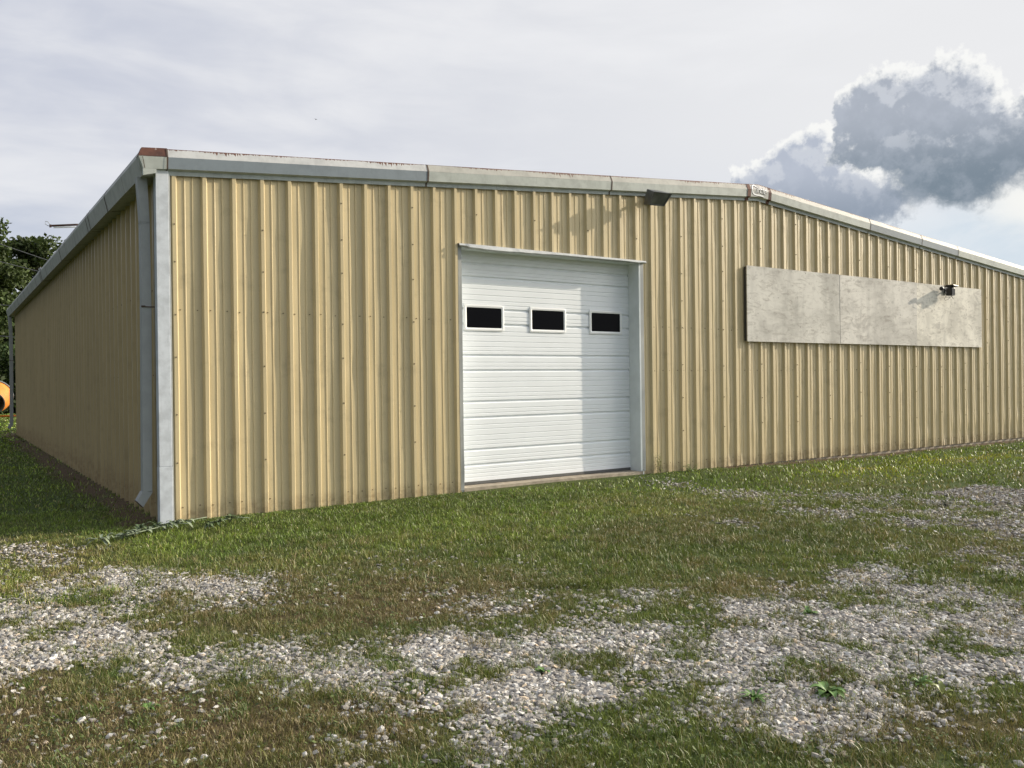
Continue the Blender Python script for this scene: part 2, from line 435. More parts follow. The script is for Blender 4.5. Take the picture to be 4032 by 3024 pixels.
rake([9.34, 12.16], [FL, MD, UP2]); rake([12.172, 13.88], [FL, DK, UP2], label='dark galvanised roof trim right of the ridge')
rake([13.892, 15.22], [FL, DK, UP2]); rake([15.232, X1+.15], [FL, MD, UP2])
rake([8.78, 8.86, 9.08, 9.29, 9.37], [FL, trim_mat('cap_lower', (.40, .41, .38), 0), trim_mat('cap_upper', (.46, .44, .42), .9), RS], 'ridge_cap', .006, 'ridge cap with rusted ends and faded lettering', 'rnnr')
for x in (2.951, 5.901, 12.166, 13.886, 15.226):            # dark sealant behind the joints
    mb = MB()
    for j in range(5):
        (ya, ha), (yb, hb) = RP[j], RP[j+1]; w = .011 if x < 6 else .008
        mb.quad((x-w, ya-.003, z0(x)+ha), (x+w, ya-.003, z0(x)+ha), (x+w, yb-.003, z0(x)+hb), (x-w, yb-.003, z0(x)+hb))
    mb.build('joint_sealant', MAT['seam'], B)
# backing behind trim so nothing shows through
mb = MB()
for xa, xb in ((-.1, XR), (XR, X1+.1)):
    mb.hexa([(xa, .0, z0(xa)+.01), (xb, .0, z0(xb)+.01), (xb, .05, z0(xb)+.01), (xa, .05, z0(xa)+.01), (xa, .0, z0(xa)+.2), (xb, .0, z0(xb)+.2), (xb, .05, z0(xb)+.2), (xa, .05, z0(xa)+.2)])
mb.build('eave_backing', MAT['seam'], B)

# gutter along the left eave
GP = [(-.10, 3.535), (-.285, 3.505), (-.325, 3.685), (-.295, 3.762), (-.24, 3.765)]
mb = MB(); mb.keep = True
ys = list(np.linspace(.0, DEP+.35, 42))
for j in range(4):
    for ya, yb in zip(ys, ys[1:]):
        wv = lambda y: (float(vnoise(np.array(y*.8), np.array(j*2.3)))-.5)*.02
        (xa, za), (xb, zb) = GP[j], GP[j+1]
        mb.cur = 0 if j != 2 else 1
        mb.quad((xa, yb, za+wv(yb)*0), (xa, ya, za), (xb, ya, zb), (xb, yb, zb), uv=[(yb, 0), (ya, 0), (ya, 1), (yb, 1)])
mb.cur = 0
mb.face([mb.vert((x, .0, z)) for x, z in GP]); mb.face([mb.vert((x, DEP+.35, z)) for x, z in reversed(GP)])
mb.quad((-.24, 0, 3.765), (-.24, DEP+.35, 3.765), (-.10, DEP+.35, 3.7), (-.10, 0, 3.7))
mb.cur = 2
for y, w in ((.93, .008), (2.06, .035), (3.44, .035), (3.66, .035), (4.94, .01), (6.05, .01), (6.74, .05), (8.14, .015), (9.03, .02), (9.9, .07), (10.1, .05), (11.08, .03), (12.08, .02), (12.93, .02), (14.05, .03), (14.97, .02), (15.96, .04), (17.1, .03), (18.4, .04)):
    for j in range(3):
        (xa, za), (xb, zb) = GP[j], GP[j+1]
        mb.quad((xa-.003, y+w, za-.002), (xa-.003, y, za-.002), (xb-.003, y, zb+(.003 if j == 2 else 0)), (xb-.003, y+w, zb+(.003 if j == 2 else 0)))
mb.build('gutter', [MAT['gutter'], MAT['gutter'], MAT['seam']], B)
# rusted corner cap where gutter and gable trim meet
mb = MB()
def rz(x, h): return z0(x)+h
c_ = [(-.292, -.040), (-.062, -.040)]
mb.cur = 0
mb.hexa([(-.285, -.066, rz(-.285, .052)), (-.058, -.066, rz(-.058, .052)), (-.058, .03, rz(-.058, .052)), (-.285, .03, rz(-.285, .052)),
         (-.328, -.080, rz(-.328, .172)), (-.058, -.080, rz(-.058, .172)), (-.058, .03, rz(-.058, .172)), (-.328, .03, rz(-.328, .172))])
mb.cur = 1
mb.hexa([(-.330, -.083, rz(-.33, .1735)), (-.052, -.083, rz(-.052, .1735)), (-.052, .04, rz(-.052, .1735)), (-.33, .04, rz(-.33, .1735)),
         (-.292, -.040, rz(-.292, .266)), (-.052, -.040, rz(-.052, .27)), (-.052, .04, rz(-.052, .27)), (-.292, .04, rz(-.292, .266))])
mb.cur = 0
mb.hexa([(-.285, -.064, 3.50), (-.16, -.064, 3.535), (-.16, .0, 3.545), (-.285, .0, 3.515), (-.287, -.0655, rz(-.285, .051)), (-.16, -.0655, rz(-.16, .051)), (-.16, .0, rz(-.16, .051)), (-.287, .0, rz(-.285, .051))])
o = mb.build('corner_cap', [MAT['trim_mid'], RS], B); o['label'] = 'rusted brown corner cap of the roof trim'
mb = MB(); x = -.055
for j in range(1, 4):
    (ya, ha), (yb, hb) = RP[j], RP[j+1]
    mb.quad((x-.009, ya-.013, z0(x)+ha), (x+.006, ya-.013, z0(x)+ha), (x+.006, yb-.013, z0(x)+hb), (x-.009, yb-.013, z0(x)+hb))
mb.build('joint_sealant', MAT['seam'], B); mb = MB()
for (xa, za, xb, zb) in ((-.325, 3.685, -.285, 3.52),):
    mb.quad((xa+.03, -.0825, za-.005), (xa+.036, -.0825, za-.005), (xb+.018, -.071, 3.57), (xb+.012, -.071, 3.57))
mb.build('joint_sealant', MAT['seam'], B)

# corner trims (left, and right beyond the frame)
def corner_trim(x, s):
    mb = MB(); mb.cur = 0
    for za, zb, e in ((-.03, .56, .002), (.562, 3.60, 0)):
        xs = sorted((x, x+s*.125))
        mb.box((xs[0]-e, -.024-e, za), (xs[1]+e, .085, zb))
    mb.cur = 1
    xs = sorted((x+s*.126, x+s*.142)); mb.box((xs[0], -.010, -.01), (xs[1], .03, 3.55))  # side flange in darker blue-grey, standing in for the shade on it
    return mb.build('corner_trim', [MAT['white_trim'], MAT['blue_grey']], B, bevel=.004)
corner_trim(-.163, 1); corner_trim(X1+.13, -1)

# downspouts with kicked out elbows
def downspout(dy):
    mb = MB()
    path = [(-.262, 3.52, .048), (-.238, 3.06, .044), (-.234, 2.20, .046), (-.250, .305, .045)]
    def sec(cx, z, hw, y0=.115, y1=.235): return [(cx-hw, y0, z), (cx+hw, y0, z), (cx+hw, y1, z), (cx-hw, y1, z)]
    for i, ((xa, za, wa), (xb, zb, wb)) in enumerate(zip(path, path[1:])):
        mb.hexa(sec(xb, zb+(.002 if i < 2 else 0), wb)+sec(xa, za, wa))
    mb.box((-.282, .109, 2.185), (-.186, .24, 2.205)); mb.box((-.286, .112, 3.045), (-.19, .238, 3.052))
    d = mb.build('downspout', MAT['blue_grey'], B, bevel=.003)
    mb = MB()
    mb.hexa([(-.352, .115, .215), (-.296, .115, .150), (-.296, .235, .150), (-.352, .235, .215), (-.299, .113, .309), (-.202, .113, .300), (-.202, .238, .300), (-.299, .238, .309)])
    mb.cur = 1
    mb.hexa([(-.356, .111, .213), (-.294, .111, .141), (-.294, .239, .141), (-.356, .239, .213), (-.354, .111, .219), (-.292, .111, .149), (-.292, .239, .149), (-.354, .239, .219)])
    e = mb.build('elbow', [MAT['blue_grey'], MAT['seam']], d)
    mb = MB(); mb.box((-.29, .107, 2.19), (-.15, .111, 2.202)); mb.box((-.288, .11, 2.198), (-.25, .10, 2.208)); mb.build('strap', MAT['seam'], d)
    d.location.y = dy
    return d
downspout(0); downspout(19.75)

# ---------------- overhead door
D = empty('overhead_door', (0, 0, 0)); D.parent = B
ZD = .085; DT = 3.12; XA, XB, YD = 3.44, 6.53, .25
DXL, DXR = 3.45, 6.50
strong = [.301, .499, .917, 1.125, 1.532, 1.731, 2.14, 2.336, 2.754, 2.932]
fine = []
for i, a in enumerate(strong):
    b_ = strong[i+1] if i+1 < len(strong) else DT
    L_ = b_-a
    fr = (.15, .28, .45, .64, .78) if L_ > .3 else (.28, .55)
    fine += [a+L_*q for q in fr]
fine += [.14, .19, .245]
pr = []
for z in sorted([(z, 1) for z in strong]+[(z, 0) for z in fine]):
    h, d = (.022, .022) if z[1] else (.007, .006)
    pr += [(z[0]-h, 0), (z[0]-h*.1, d), (z[0]+h*.35, d), (z[0]+h, 0)]
pr = [(ZD, 0)]+pr+[(DT, 0)]
mb = MB(); mb.keep = True
nx = 26; grid = []
for z, d in pr:
    r = []
    for i in range(nx+1):
        x = DXL+(DXR-DXL)*i/nx
        r.append(mb.vert((x, YD+d+(float(vnoise(np.array(x*1.3), np.array(z*2.0)))-.5)*.003, z)))
    grid.append(r)
for A, C in zip(grid, grid[1:]):
    for j in range(nx): mb.face((A[j], A[j+1], C[j+1], C[j]))
mb.build('door_panel', MAT['door'], D)
mb = MB(); mb.box((DXL, YD-.004, ZD-.035), (DXR, YD+.03, ZD+.004)); mb.build('bottom_seal', simple('seal_rubber', (.10, .10, .095), .8), D)
def rrect(x0_, x1_, z0_, z1_, r, n=4):
    o = []
    for cx, cz, a0 in ((x1_-r, z0_+r, -90), (x1_-r, z1_-r, 0), (x0_+r, z1_-r, 90), (x0_+r, z0_+r, 180)):
        for i in range(n+1):
            a = math.radians(a0+90*i/n); o.append((cx+r*math.cos(a), cz+r*math.sin(a)))
    return o
for (xa, xb) in ((3.617, 4.245), (4.660, 5.292), (5.713, 6.340)):
    za, zb = 2.052, 2.402
    mb = MB()
    rings = [(rrect(xa, xb, za, zb, .022), YD+.004), (rrect(xa+.003, xb-.003, za+.003, zb-.003, .022), YD-.012), (rrect(xa+.022, xb-.022, za+.022, zb-.022, .018), YD-.016), (rrect(xa+.042, xb-.042, za+.042, zb-.042, .014), YD-.010), (rrect(xa+.044, xb-.044, za+.044, zb-.044, .012), YD-.004)]
    ids = [[mb.vert((x, y, z)) for x, z in ring] for ring, y in rings]
    for A, C in zip(ids, ids[1:]):
        for j in range(len(A)): mb.face((A[j], A[(j+1) % len(A)], C[(j+1) % len(A)], C[j]))
    wf = mb.build('window', MAT['frame'], D)
    mb = MB(); mb.box((xa+.04, YD-.008, za+.04), (xb-.04, YD-.004, zb-.04)); mb.build('pane', MAT['glass'], wf)
# opening: jamb faces, head, casing
for q in ((DX0, DXL+.008), (DXR-.022, DX1)):
    mb = MB(); mb.box((q[0], .031, .0), (q[1], .30, DZ+.02)); mb.build('door_jamb', MAT['jamb'], B)
mb = MB(); mb.box((DX0, .045, DZ-.02), (DX1, .30, DZ+.08)); mb.build('door_head', MAT['jamb'], B)
def strip(xa, xb, za, zb, y, mat, name, amp=.006, foot=0):
    mb = MB(); n = 40; A = []; 
    for i in range(n+1):
        z = za+(zb-za)*i/n
        wv = (float(fbm(np.array(xa*9.1), np.array(z*2.5), 3))-.5)*amp*2
        ft = foot*max(0, 1-(z-za)/.75)**1.5*(1 if z < za+.7 else 0)*(float(vnoise(np.array(3.3), np.array(z*9)))-.2)
        A.append([mb.vert(p) for p in ((xa+wv*.5, y, z), (xa+wv*.5, y-.016, z), (xb+wv*.5, y-.018+wv-ft, z), (xb+wv*.5, .034, z))])
    for a, b in zip(A, A[1:]):
        for j in range(3): mb.face((a[j], a[j+1], b[j+1], b[j]))
    return mb.build(name, mat, B)
strip(DX0-.022, DX0+.028, .02, DZ+.01, .034, MAT['blue_grey'], 'door_casing', .005, .03)
strip(DX1-.075, DX1-.048, .05, DZ-.01, .034, MAT['jamb'], 'door_casing', .004)
strip(DX1-.045, DX1+.014, .05, DZ-.01, .034, MAT['blue_grey'], 'door_casing', .006, .02)
mb = MB(); n = 70; A = []
for i in range(n+1):
    x = DX0-.03+(DX1+.06-DX0)*i/n; t = i/n
    b1 = (float(fbm(np.array(x*1.3), np.array(2.2), 2))-.5)*.05+(float(fbm(np.array(x*9), np.array(5.2), 3))-.5)*.022*(1 if t < .45 else .4)
    out = .03+.035*math.exp(-((t-.12)/.16)**2)+abs(b1)*.6
    lo = DZ-.026-.02*math.exp(-((t-.18)/.2)**2)+b1*.5
    if t < .03 or t > .97: out = .03; lo = DZ-.02
    A.append([mb.vert(p) for p in ((x, .030, DZ+.024), (x, -.012-out*.4, DZ+.018), (x, -.012-out, lo+.012), (x, .0-out*.5, lo), (x, .04, lo+.012))])
for a, b in zip(A, A[1:]):
    for j in range(4): mb.face((a[j], a[j+1], b[j+1], b[j]))
o = mb.build('door_head_trim', trim_mat('head_trim', (.47, .49, .49), 0, .6), B); o['label'] = 'bent and dented white trim over the overhead door'

# ---------------- lettering on the ridge cap
def on_cap(s, t, off):
    """s metres along from the left end of the lettering, t metres below the cap's top edge"""
    x = 8.885+s; h = .252-t
    ys_, hs_ = [p[0] for p in RP], [p[1] for p in RP]
    y = float(np.interp(h, hs_, ys_)); return (x, y-.006-off, z0(x)+h)
def letters(off, dx, dt, mat, name, grow):
    cu = bpy.data.curves.new('txt', 'FONT'); cu.body = 'ircle'; cu.size = .15; cu.shear = .35; cu.offset = grow; cu.space_character = .95
    to = bpy.data.objects.new('txt', cu); COL.objects.link(to)
    dg = bpy.context.evaluated_depsgraph_get(); dg.update(); me = to.evaluated_get(dg).to_mesh()
    bm = bmesh.new(); bm.from_mesh(me); bpy.data.objects.remove(to)
    # big initial C with an underline sweep, as a ribbon
    c = []
    for i in range(22):
        a = math.radians(35+i*10); c.append((.062+.058*math.cos(a)-.0, .052+.075*math.sin(a)))
    c = [(a, max(b, -.018)) for a, b in c]+[(.07, -.028), (.11, -.033), (.15, -.036), (.19, -.038), (.235, -.040), (.275, -.041)]
    wv = []
    for i, p in enumerate(c):
        q0 = Vector(c[max(0, i-1)]); q1 = Vector(c[min(len(c)-1, i+1)]); d = (q1-q0).normalized(); nrm = Vector((-d.y, d.x)); w = .011+grow
        wv.append((bm.verts.new((p[0]+nrm.x*w-.085, p[1]+nrm.y*w, 0)), bm.verts.new((p[0]-nrm.x*w-.085, p[1]-nrm.y*w, 0))))
    for a, b in zip(wv, wv[1:]): bm.faces.new((a[0], b[0], b[1], a[1]))
    geom = bm.verts[:]+bm.edges[:]+bm.faces[:]
    bmesh.ops.bisect_plane(bm, geom=geom, plane_co=(0, .055, 0), plane_no=(0, 1, 0))
    for v in bm.verts:
        s = (v.co.x+.085)*1.02+dx; t = .135-v.co.y+dt
        v.co = on_cap(s, t, off)
    m2 = bpy.data.meshes.new(name); bm.to_mesh(m2); bm.free(); m2.materials.append(mat)
    o = bpy.data.objects.new(name, m2); COL.objects.link(o); o.parent = B; return o
letters(.002, .004, .004, MAT['seam'], 'lettering_shadow', .005)
letters(.005, 0, 0, MAT['frame'], 'lettering', 0)

# ---------------------------------------------------------------- things on the building
def ply(name, col, seed):
    mt, N, b = new_mat(name); co = N.mapping(N.n('ShaderNodeTexCoord').outputs['Object'], loc=(seed, seed*2, seed))
    a = N.noise(co, 1.1, 8, .62, .8); g_ = N.noise(N.mapping(co, (1.2, 1, 3.5)), 3.2, 8, .7, 1.2); h = N.noise(co, 13, 7, .7, .6); v = N.noise(N.mapping(co, (6, 1, .8)), 1, 5, .6)
    c = N.mix(N.ss(a, .38, .62), col, tuple(x*.72 for x in col))
    c = N.mix(N.m('MULTIPLY', N.ss(g_, .47, .70), .6), c, (.25, .225, .19))
    c = N.mix(N.m('MULTIPLY', N.ss(h, .60, .68), .6), c, (.19, .17, .145))
    c = N.mix(N.m('MULTIPLY', N.ss(h, .36, .28), .55), c, (.66, .64, .58))
    c = N.mix(N.m('MULTIPLY', N.ss(v, .45, .75), .4), c, tuple(x*.55 for x in col))
    vo = N.n('ShaderNodeTexVoronoi'); N.put(vo.inputs['Vector'], co); vo.inputs['Scale'].default_value = 5.0; vo.inputs['Randomness'].default_value = 1
    c = N.mix(N.m('MULTIPLY', N.ss(N.m('ADD', vo.outputs['Distance'], N.m('MULTIPLY', h, .12)), .13, .09), .75), c, (.13, .115, .10))
    c = N.mix(N.m('MULTIPLY', N.ss(N.noise(co, 2.4, 6, .6, .5), .60, .68), .4), c, (.26, .245, .225))
    N.put(b.inputs['Base Color'], c); b.inputs['Roughness'].default_value = .85; b.inputs['Specular IOR Level'].default_value = .2
    bump(N, b, N.m('ADD', g_, h), .35, .006); return mt
SG = empty('sign_board', (8.765, -.05, 1.985))
tag(SG, 'blank weathered grey plywood sign board of three sheets fixed high on the ribbed wall', 'sign board')
gap = .004
for i, (xa, xb, q, cc, e) in enumerate(((8.765, 11.231, .0, (.66, .64, .58), 0), (11.235, 13.700, .003, (.69, .665, .605), .5), (13.704, 16.185, -.010, (.80, .765, .67), 1.4))):
    mb = MB(); mb.box((xa-8.765, 0-q, .002*i-.004*e), (xb-8.765, .016-q, 1.225-.002*i))
    o = mb.build('panel', ply('weathered_plywood_%d' % i, cc, i*7.3+1), SG)
    if i == 2: o['label'] = 'lighter cream plywood sheet at the right end'
mb = MB()
for xa in (.004, 2.42, 4.88, 7.37): mb.box((xa, .018, .01), (xa+.038, .066, 1.21))
mb.box((.05, .018, 1.175), (7.36, .06, 1.21)); mb.box((.05, .018, .01), (7.36, .06, .04))
mb.build('frame', simple('dark_batten', (.06, .055, .05), .9), SG)

dark_metal = simple('dark_lamp_metal', (.085, .09, .088), .5, .3, .3, 9)
lens = simple('lamp_lens', (.09, .095, .082), .3, 0, .3, 5)
WL = empty('wall_light', (6.6, 0, 4.03)); tag(WL, 'dark grey box floodlight on a bracket under the roof edge above the door', 'light')
def rel(P_, o): return [(p[0]-o[0], p[1]-o[1], p[2]-o[2]) for p in P_]
o_ = (6.6, 0, 4.03)
Fq = [(6.398, -.30, 3.884), (6.682, -.30, 3.897), (6.738, -.405, 4.062), (6.384, -.405, 4.052)]     # lens face, bottom L, bottom R, top R, top L
Bq = [(6.470, -.10, 3.93), (6.690, -.10, 3.94), (6.735, -.20, 4.14), (6.450, -.20, 4.135)]
mb = MB()
I = [mb.vert(p) for p in rel(Fq+Bq, o_)]
for q in ((4, 5, 6, 7), (0, 4, 7, 3), (1, 2, 6, 5), (3, 7, 6, 2), (0, 1, 5, 4)): mb.face([I[k] for k in q])
mb.build('housing', dark_metal, WL, bevel=.006)
fc = [Vector(p) for p in rel(Fq, o_)]; ctr = sum(fc, Vector())/4; nrm = (fc[1]-fc[0]).cross(fc[3]-fc[0]).normalized()
if nrm.y > 0: nrm = -nrm
mb = MB(); outer = [p+nrm*.0 for p in fc]; outer2 = [ctr+(p-ctr)*1.03+nrm*.012 for p in fc]; inner = [ctr+(p-ctr)*.88+nrm*.012 for p in fc]; inner2 = [ctr+(p-ctr)*.87-nrm*.002 for p in fc]
R_ = [[mb.vert(p) for p in r] for r in (outer, outer2, inner, inner2)]
for A, C in zip(R_, R_[1:]):
    for j in range(4): mb.face((A[j], A[(j+1) % 4], C[(j+1) % 4], C[j]))
mb.build('lens_frame', dark_metal, WL)
mb = MB(); mb.quad(*[ctr+(p-ctr)*.9+nrm*.003 for p in fc]); mb.quad(*[ctr+(p-ctr)*.9-nrm*.002 for p in fc]); mb.build('lens', lens, WL)
mb = MB(); mb.tube([(.08, -.13, 0), (.08, -.06, .01), (.08, .02, .01)], .022, 10); mb.box((.03, -.012, -.06), (.14, .02, .07)); mb.build('bracket', dark_metal, WL)

FLD = empty('motion_floodlight', (14.72, -.066, 3.165)); tag(FLD, 'small black motion sensor floodlight at the top of the sign board', 'light')
o_ = (14.72, -.066, 3.2)
M1 = Matrix.Rotation(math.radians(4), 4, 'Y')
mb = MB(); mb.box((-.09, -.24, .0), (.11, -.04, .022), Matrix.Translation((0-.05, 0, -.002)) @ M1); mb.box((-.07, -.22, .022), (.09, -.06, .034), Matrix.Translation((-.05, 0, -.002)) @ M1)
mb.build('lamp_head', MAT['black'], FLD, bevel=.006)
mb = MB(); mb.box((-.08, -.17, -.175), (.05, -.05, -.02)); mb.build('sensor_box', MAT['black'], FLD, bevel=.01)
mb = MB(); mb.quad((-.07, -.173, -.16), (.04, -.173, -.16), (.04, -.173, -.04), (-.07, -.173, -.04)); mb.build('lens', MAT['glass'], FLD)
mb = MB(); mb.tube([(.04, -.12, -.04), (.04, -.12, 0)], .014, 8); mb.tube([(.05, -.12, -.012), (-.44, -.17, -.06)], .010, 8); mb.tube([(.04, -.08, -.06), (.04, -.03, -.05), (.04, -.0, -.06)], .016, 8)
mb.box((.0, -.004, -.12), (.12, .02, .01)); mb.build('arm', MAT['black'], FLD)
bm = bmesh.new(); bmesh.ops.create_icosphere(bm, subdivisions=2, radius=.042); bm.transform(Matrix.Translation((-.46, -.17, -.062)))
me = bpy.data.meshes.new('sensor_eye'); bm.to_mesh(me); bm.free(); me.materials.append(MAT['black']); o = bpy.data.objects.new('sensor_eye', me); COL.objects.link(o); o.parent = FLD
mb = MB(); mb.tube([(-.44, -.17, -.08), (-.40, -.18, -.17), (-.26, -.16, -.22), (-.09, -.14, -.21), (.0, -.13, -.19), (.07, -.12, -.24), (.1, -.1, -.23), (.08, -.08, -.17)], .0045, 6)
mb.tube([(.05, -.1, -.17), (-.06, -.08, -.25), (-.12, -.06, -.27), (-.1, -.03, -.23), (.0, -.02, -.19)], .0035, 6); mb.build('cable', MAT['black'], FLD)

# strip lamp arm over the left eave
LA = empty('lamp_arm', (-.27, 5.1, 3.80)); LA.scale = (.52, .6, .8); tag(LA, 'rusty lamp arm with white underside jutting out over the left gutter', 'lamp')
mb = MB(); mb.tube([(.25, 0, .06), (.0, 0, .045), (-.62, .1, .0)], .021, 8); mb.box((-.66, .07, -.03), (-.61, .13, .02)); mb.build('arm', simple('rusty_steel', (.06, .03, .022), .8, 0, .4, 20), LA)
mb = MB(); mb.tube([(.0, 0, .005), (-.56, .095, -.028)], .016, 8); mb.build('tube', MAT['frame'], LA)
mb = MB(); mb.tube([(-.64, .1, .02), (-.70, .1, .07), (-.76, .11, .075), (-.77, .11, .03), (-.71, .1, -.0), (-.65, .1, -.01)], .006, 6); mb.build('wire_hook', MAT['blue_grey'], LA)
# ---------------------------------------------------------------- ground, gravel, grass (areas given in metres on the ground)
GRAVEL=[
 (.7,[(-1.9, 1.06), (-1.52, 0.55), (-1.34, -0.18), (-1.17, -0.39), (-1.0, -0.99), (-1.02, -1.55), (-1.19, -1.69), (-1.41, -1.41), (-1.63, -1.67), (-1.93, -1.52)]),
 (1,[(-1.29, -1.74), (-1.05, -1.78), (-0.72, -2.08), (-0.7, -2.34), (-0.95, -2.65), (-1.17, -2.69), (-1.4, -2.48), (-1.48, -2.27)]),
 (0.8,[(-0.68, -2.17), (0.01, -2.67), (-0.06, -3.07), (-0.37, -3.35), (-0.63, -3.17), (-0.91, -3.1), (-0.92, -2.87)]),
 (0.85,[(-1.93, -1.95), (-1.66, -2.14), (-1.4, -2.52), (-1.13, -2.91), (-0.91, -2.97), (-1.1, -3.43), (-1.38, -3.9), (-1.53, -3.94), (-1.74, -3.67), (-1.95, -3.52)]),
 (0.9,[(-1.28, -3.06), (-1.02, -3.16), (-1.02, -3.71), (-0.99, -4.0), (-0.61, -4.21), (-0.66, -4.55), (-0.89, -4.75), (-1.04, -4.61), (-1.12, -4.23), (-1.31, -3.97)]),
 (0.75,[(-0.63, -4.26), (-0.28, -4.3), (-0.2, -4.76), (-0.35, -5.1), (-0.52, -4.98), (-0.7, -4.69)]),
 (0.35,[(0.85, -3.93), (1.43, -4.24), (1.65, -4.5), (1.54, -4.8), (1.08, -4.73), (0.67, -4.44)]),
 (1,[(-0.07, -4.66), (0.28, -4.56), (0.59, -4.85), (0.89, -4.83), (1.04, -4.95), (1.24, -5.16), (1.82, -5.34), (0.86, -6.27), (0.56, -6.08), (0.28, -5.97), (0.01, -6.28), (-0.18, -6.15), (0.02, -5.79), (-0.1, -5.47), (-0.33, -5.06)]),
 (0.9,[(1.55, -4.62), (1.91, -4.68), (2.28, -4.89), (2.02, -5.14), (1.66, -4.97), (1.34, -4.88)]),
 (0.35,[(-0.42, -5.47), (-0.19, -5.64), (-0.44, -6.1), (-0.64, -5.96)]),
 (1,[(1.87, -5.29), (2.39, -5.22), (2.78, -5.3), (3.09, -5.32), (3.35, -5.39), (3.67, -5.04), (4.21, -5.23), (4.17, -5.51), (3.99, -5.85), (3.83, -6.42), (3.59, -6.9), (2.63, -7.27), (2.19, -6.96), (1.85, -6.92), (1.67, -6.71), (1.25, -6.75), (0.96, -6.84), (0.89, -6.7), (1.03, -6.5), (0.82, -6.31)]),
 (0.85,[(5.84, -2.89), (8.66, -4.94), (6.69, -5.7), (5.89, -5.12), (5.94, -4.49), (5.8, -4.08), (5.63, -3.26)]),
 (0.8,[(4.76, -4.74), (5.11, -4.82), (4.63, -5.18), (4.47, -5.07)]),
 (0.85,[(5.25, -5.17), (5.54, -5.3), (5.32, -5.75), (5.41, -6.08), (5.07, -6.22), (4.7, -5.89), (4.88, -5.5)]),
 (0.6,[(4.73, -2.96), (4.98, -3.37), (4.77, -3.54), (4.52, -3.25)]),
 (0.7,[(6.41, -0.09), (6.63, -0.52), (6.37, -1.28), (6.88, -2.09), (7.31, -2.2), (7.5, -2.75), (7.98, -3.68), (8.59, -4.66), (6.48, -5.53), (5.93, -5.13), (6.14, -4.08), (5.75, -3.23), (6.07, -2.46), (5.99, -1.64), (6.14, -0.65)]),
 (0.7,[(4.65, -2.72), (4.96, -3.22), (4.92, -3.46), (4.57, -3.21)]),
]
BROWN=[
 (1,[(-1.95, -3.79), (-1.23, -4.43), (-0.74, -4.91), (-0.45, -5.35), (-0.7, -5.95), (-1.97, -5.07)]),
 (1,[(-0.41, -5.26), (-0.15, -5.56), (-0.29, -5.97), (-0.5, -6.09), (-0.7, -5.95)]),
 (0.7,[(0.02, -2.73), (1.21, -3.27), (1.76, -3.98), (1.24, -4.84), (0.18, -4.56), (-0.46, -4.21)]),
 (0.6,[(-0.72, -2.08), (0.12, -2.5), (0.53, -3.38), (0.07, -4.41), (-0.59, -4.12), (-1.01, -3.65)]),
 (0.6,[(-1.54, 0.25), (-1.05, -0.12), (-0.67, -1.8), (-1.09, -2.34), (-1.65, -2.04)]),
 (0.5,[(2.98, -4.21), (3.56, -4.83), (3.08, -5.46), (2.33, -5.27), (2.13, -5.03)]),
 (0.6,[(1.21, -6.62), (2.52, -7.31), (1.7, -7.63), (0.75, -6.96)]),
 (0.4,[(5.04, -0.94), (6.37, -1.92), (5.03, -3.54), (3.56, -3.43), (3.65, -2.54)]),
]
def gz(x, y):
    """ground height: a gentle fall away from the building"""
    x = np.asarray(x, float); y = np.asarray(y, float)
    z = -.008-.042*np.clip(-y/1.0, 0, 1)-.013*np.maximum(0, -y)-.05*np.clip((-.1-x)/.25, 0, 1)*(y > -.3)
    z = z+(fbm(x*.9+5, y*.9+3, 3)-.5)*.03*np.clip(-y*2, .25, 1)
    z = z+.02*np.clip(1-np.abs(x-5)/3.2, 0, 1)*np.clip(1-np.abs(y)/1.2, 0, 1)
    z = z-.055*np.clip((x-8)/4, 0, 1)*np.clip(1-np.abs(y)/1.5, 0, 1)
    return z
def poly_sd(px, py, poly):
    """signed distance, positive inside"""
    n = len(poly); d = np.full(px.shape, 1e9); ins = np.zeros(px.shape, bool)
    for i in range(n):
        ax, ay = poly[i]; bx, by = poly[(i+1) % n]; ex, ey = bx-ax, by-ay
        wx, wy = px-ax, py-ay; t = np.clip((wx*ex+wy*ey)/(ex*ex+ey*ey+1e-9), 0, 1)
        d = np.minimum(d, np.hypot(wx-t*ex, wy-t*ey))
        cnd = (ay > py) != (by > py); xx = ax+(py-ay)*ex/np.where(abs(ey) < 1e-9, 1e-9, ey); ins ^= cnd & (px < xx)
    return np.where(ins, d, -d)
def field(x, y, polys, soft=.30):
    o = np.zeros(x.shape); wob = (fbm(x*2.3, y*2.3, 4)-.5)*.55+(fbm(x*8+3, y*8, 3)-.5)*.28
    for w, p in polys:
        xs_ = [q[0] for q in p]; ys_ = [q[1] for q in p]
        near = (x > min(xs_)-1) & (x < max(xs_)+1) & (y > min(ys_)-1) & (y < max(ys_)+1)
        if near.any():
            s = np.clip((poly_sd(x[near], y[near], p)+wob[near]*.8)/soft*.5+.5, 0, 1)
            o[near] = np.maximum(o[near], w*s*s*(3-2*s))
    return o
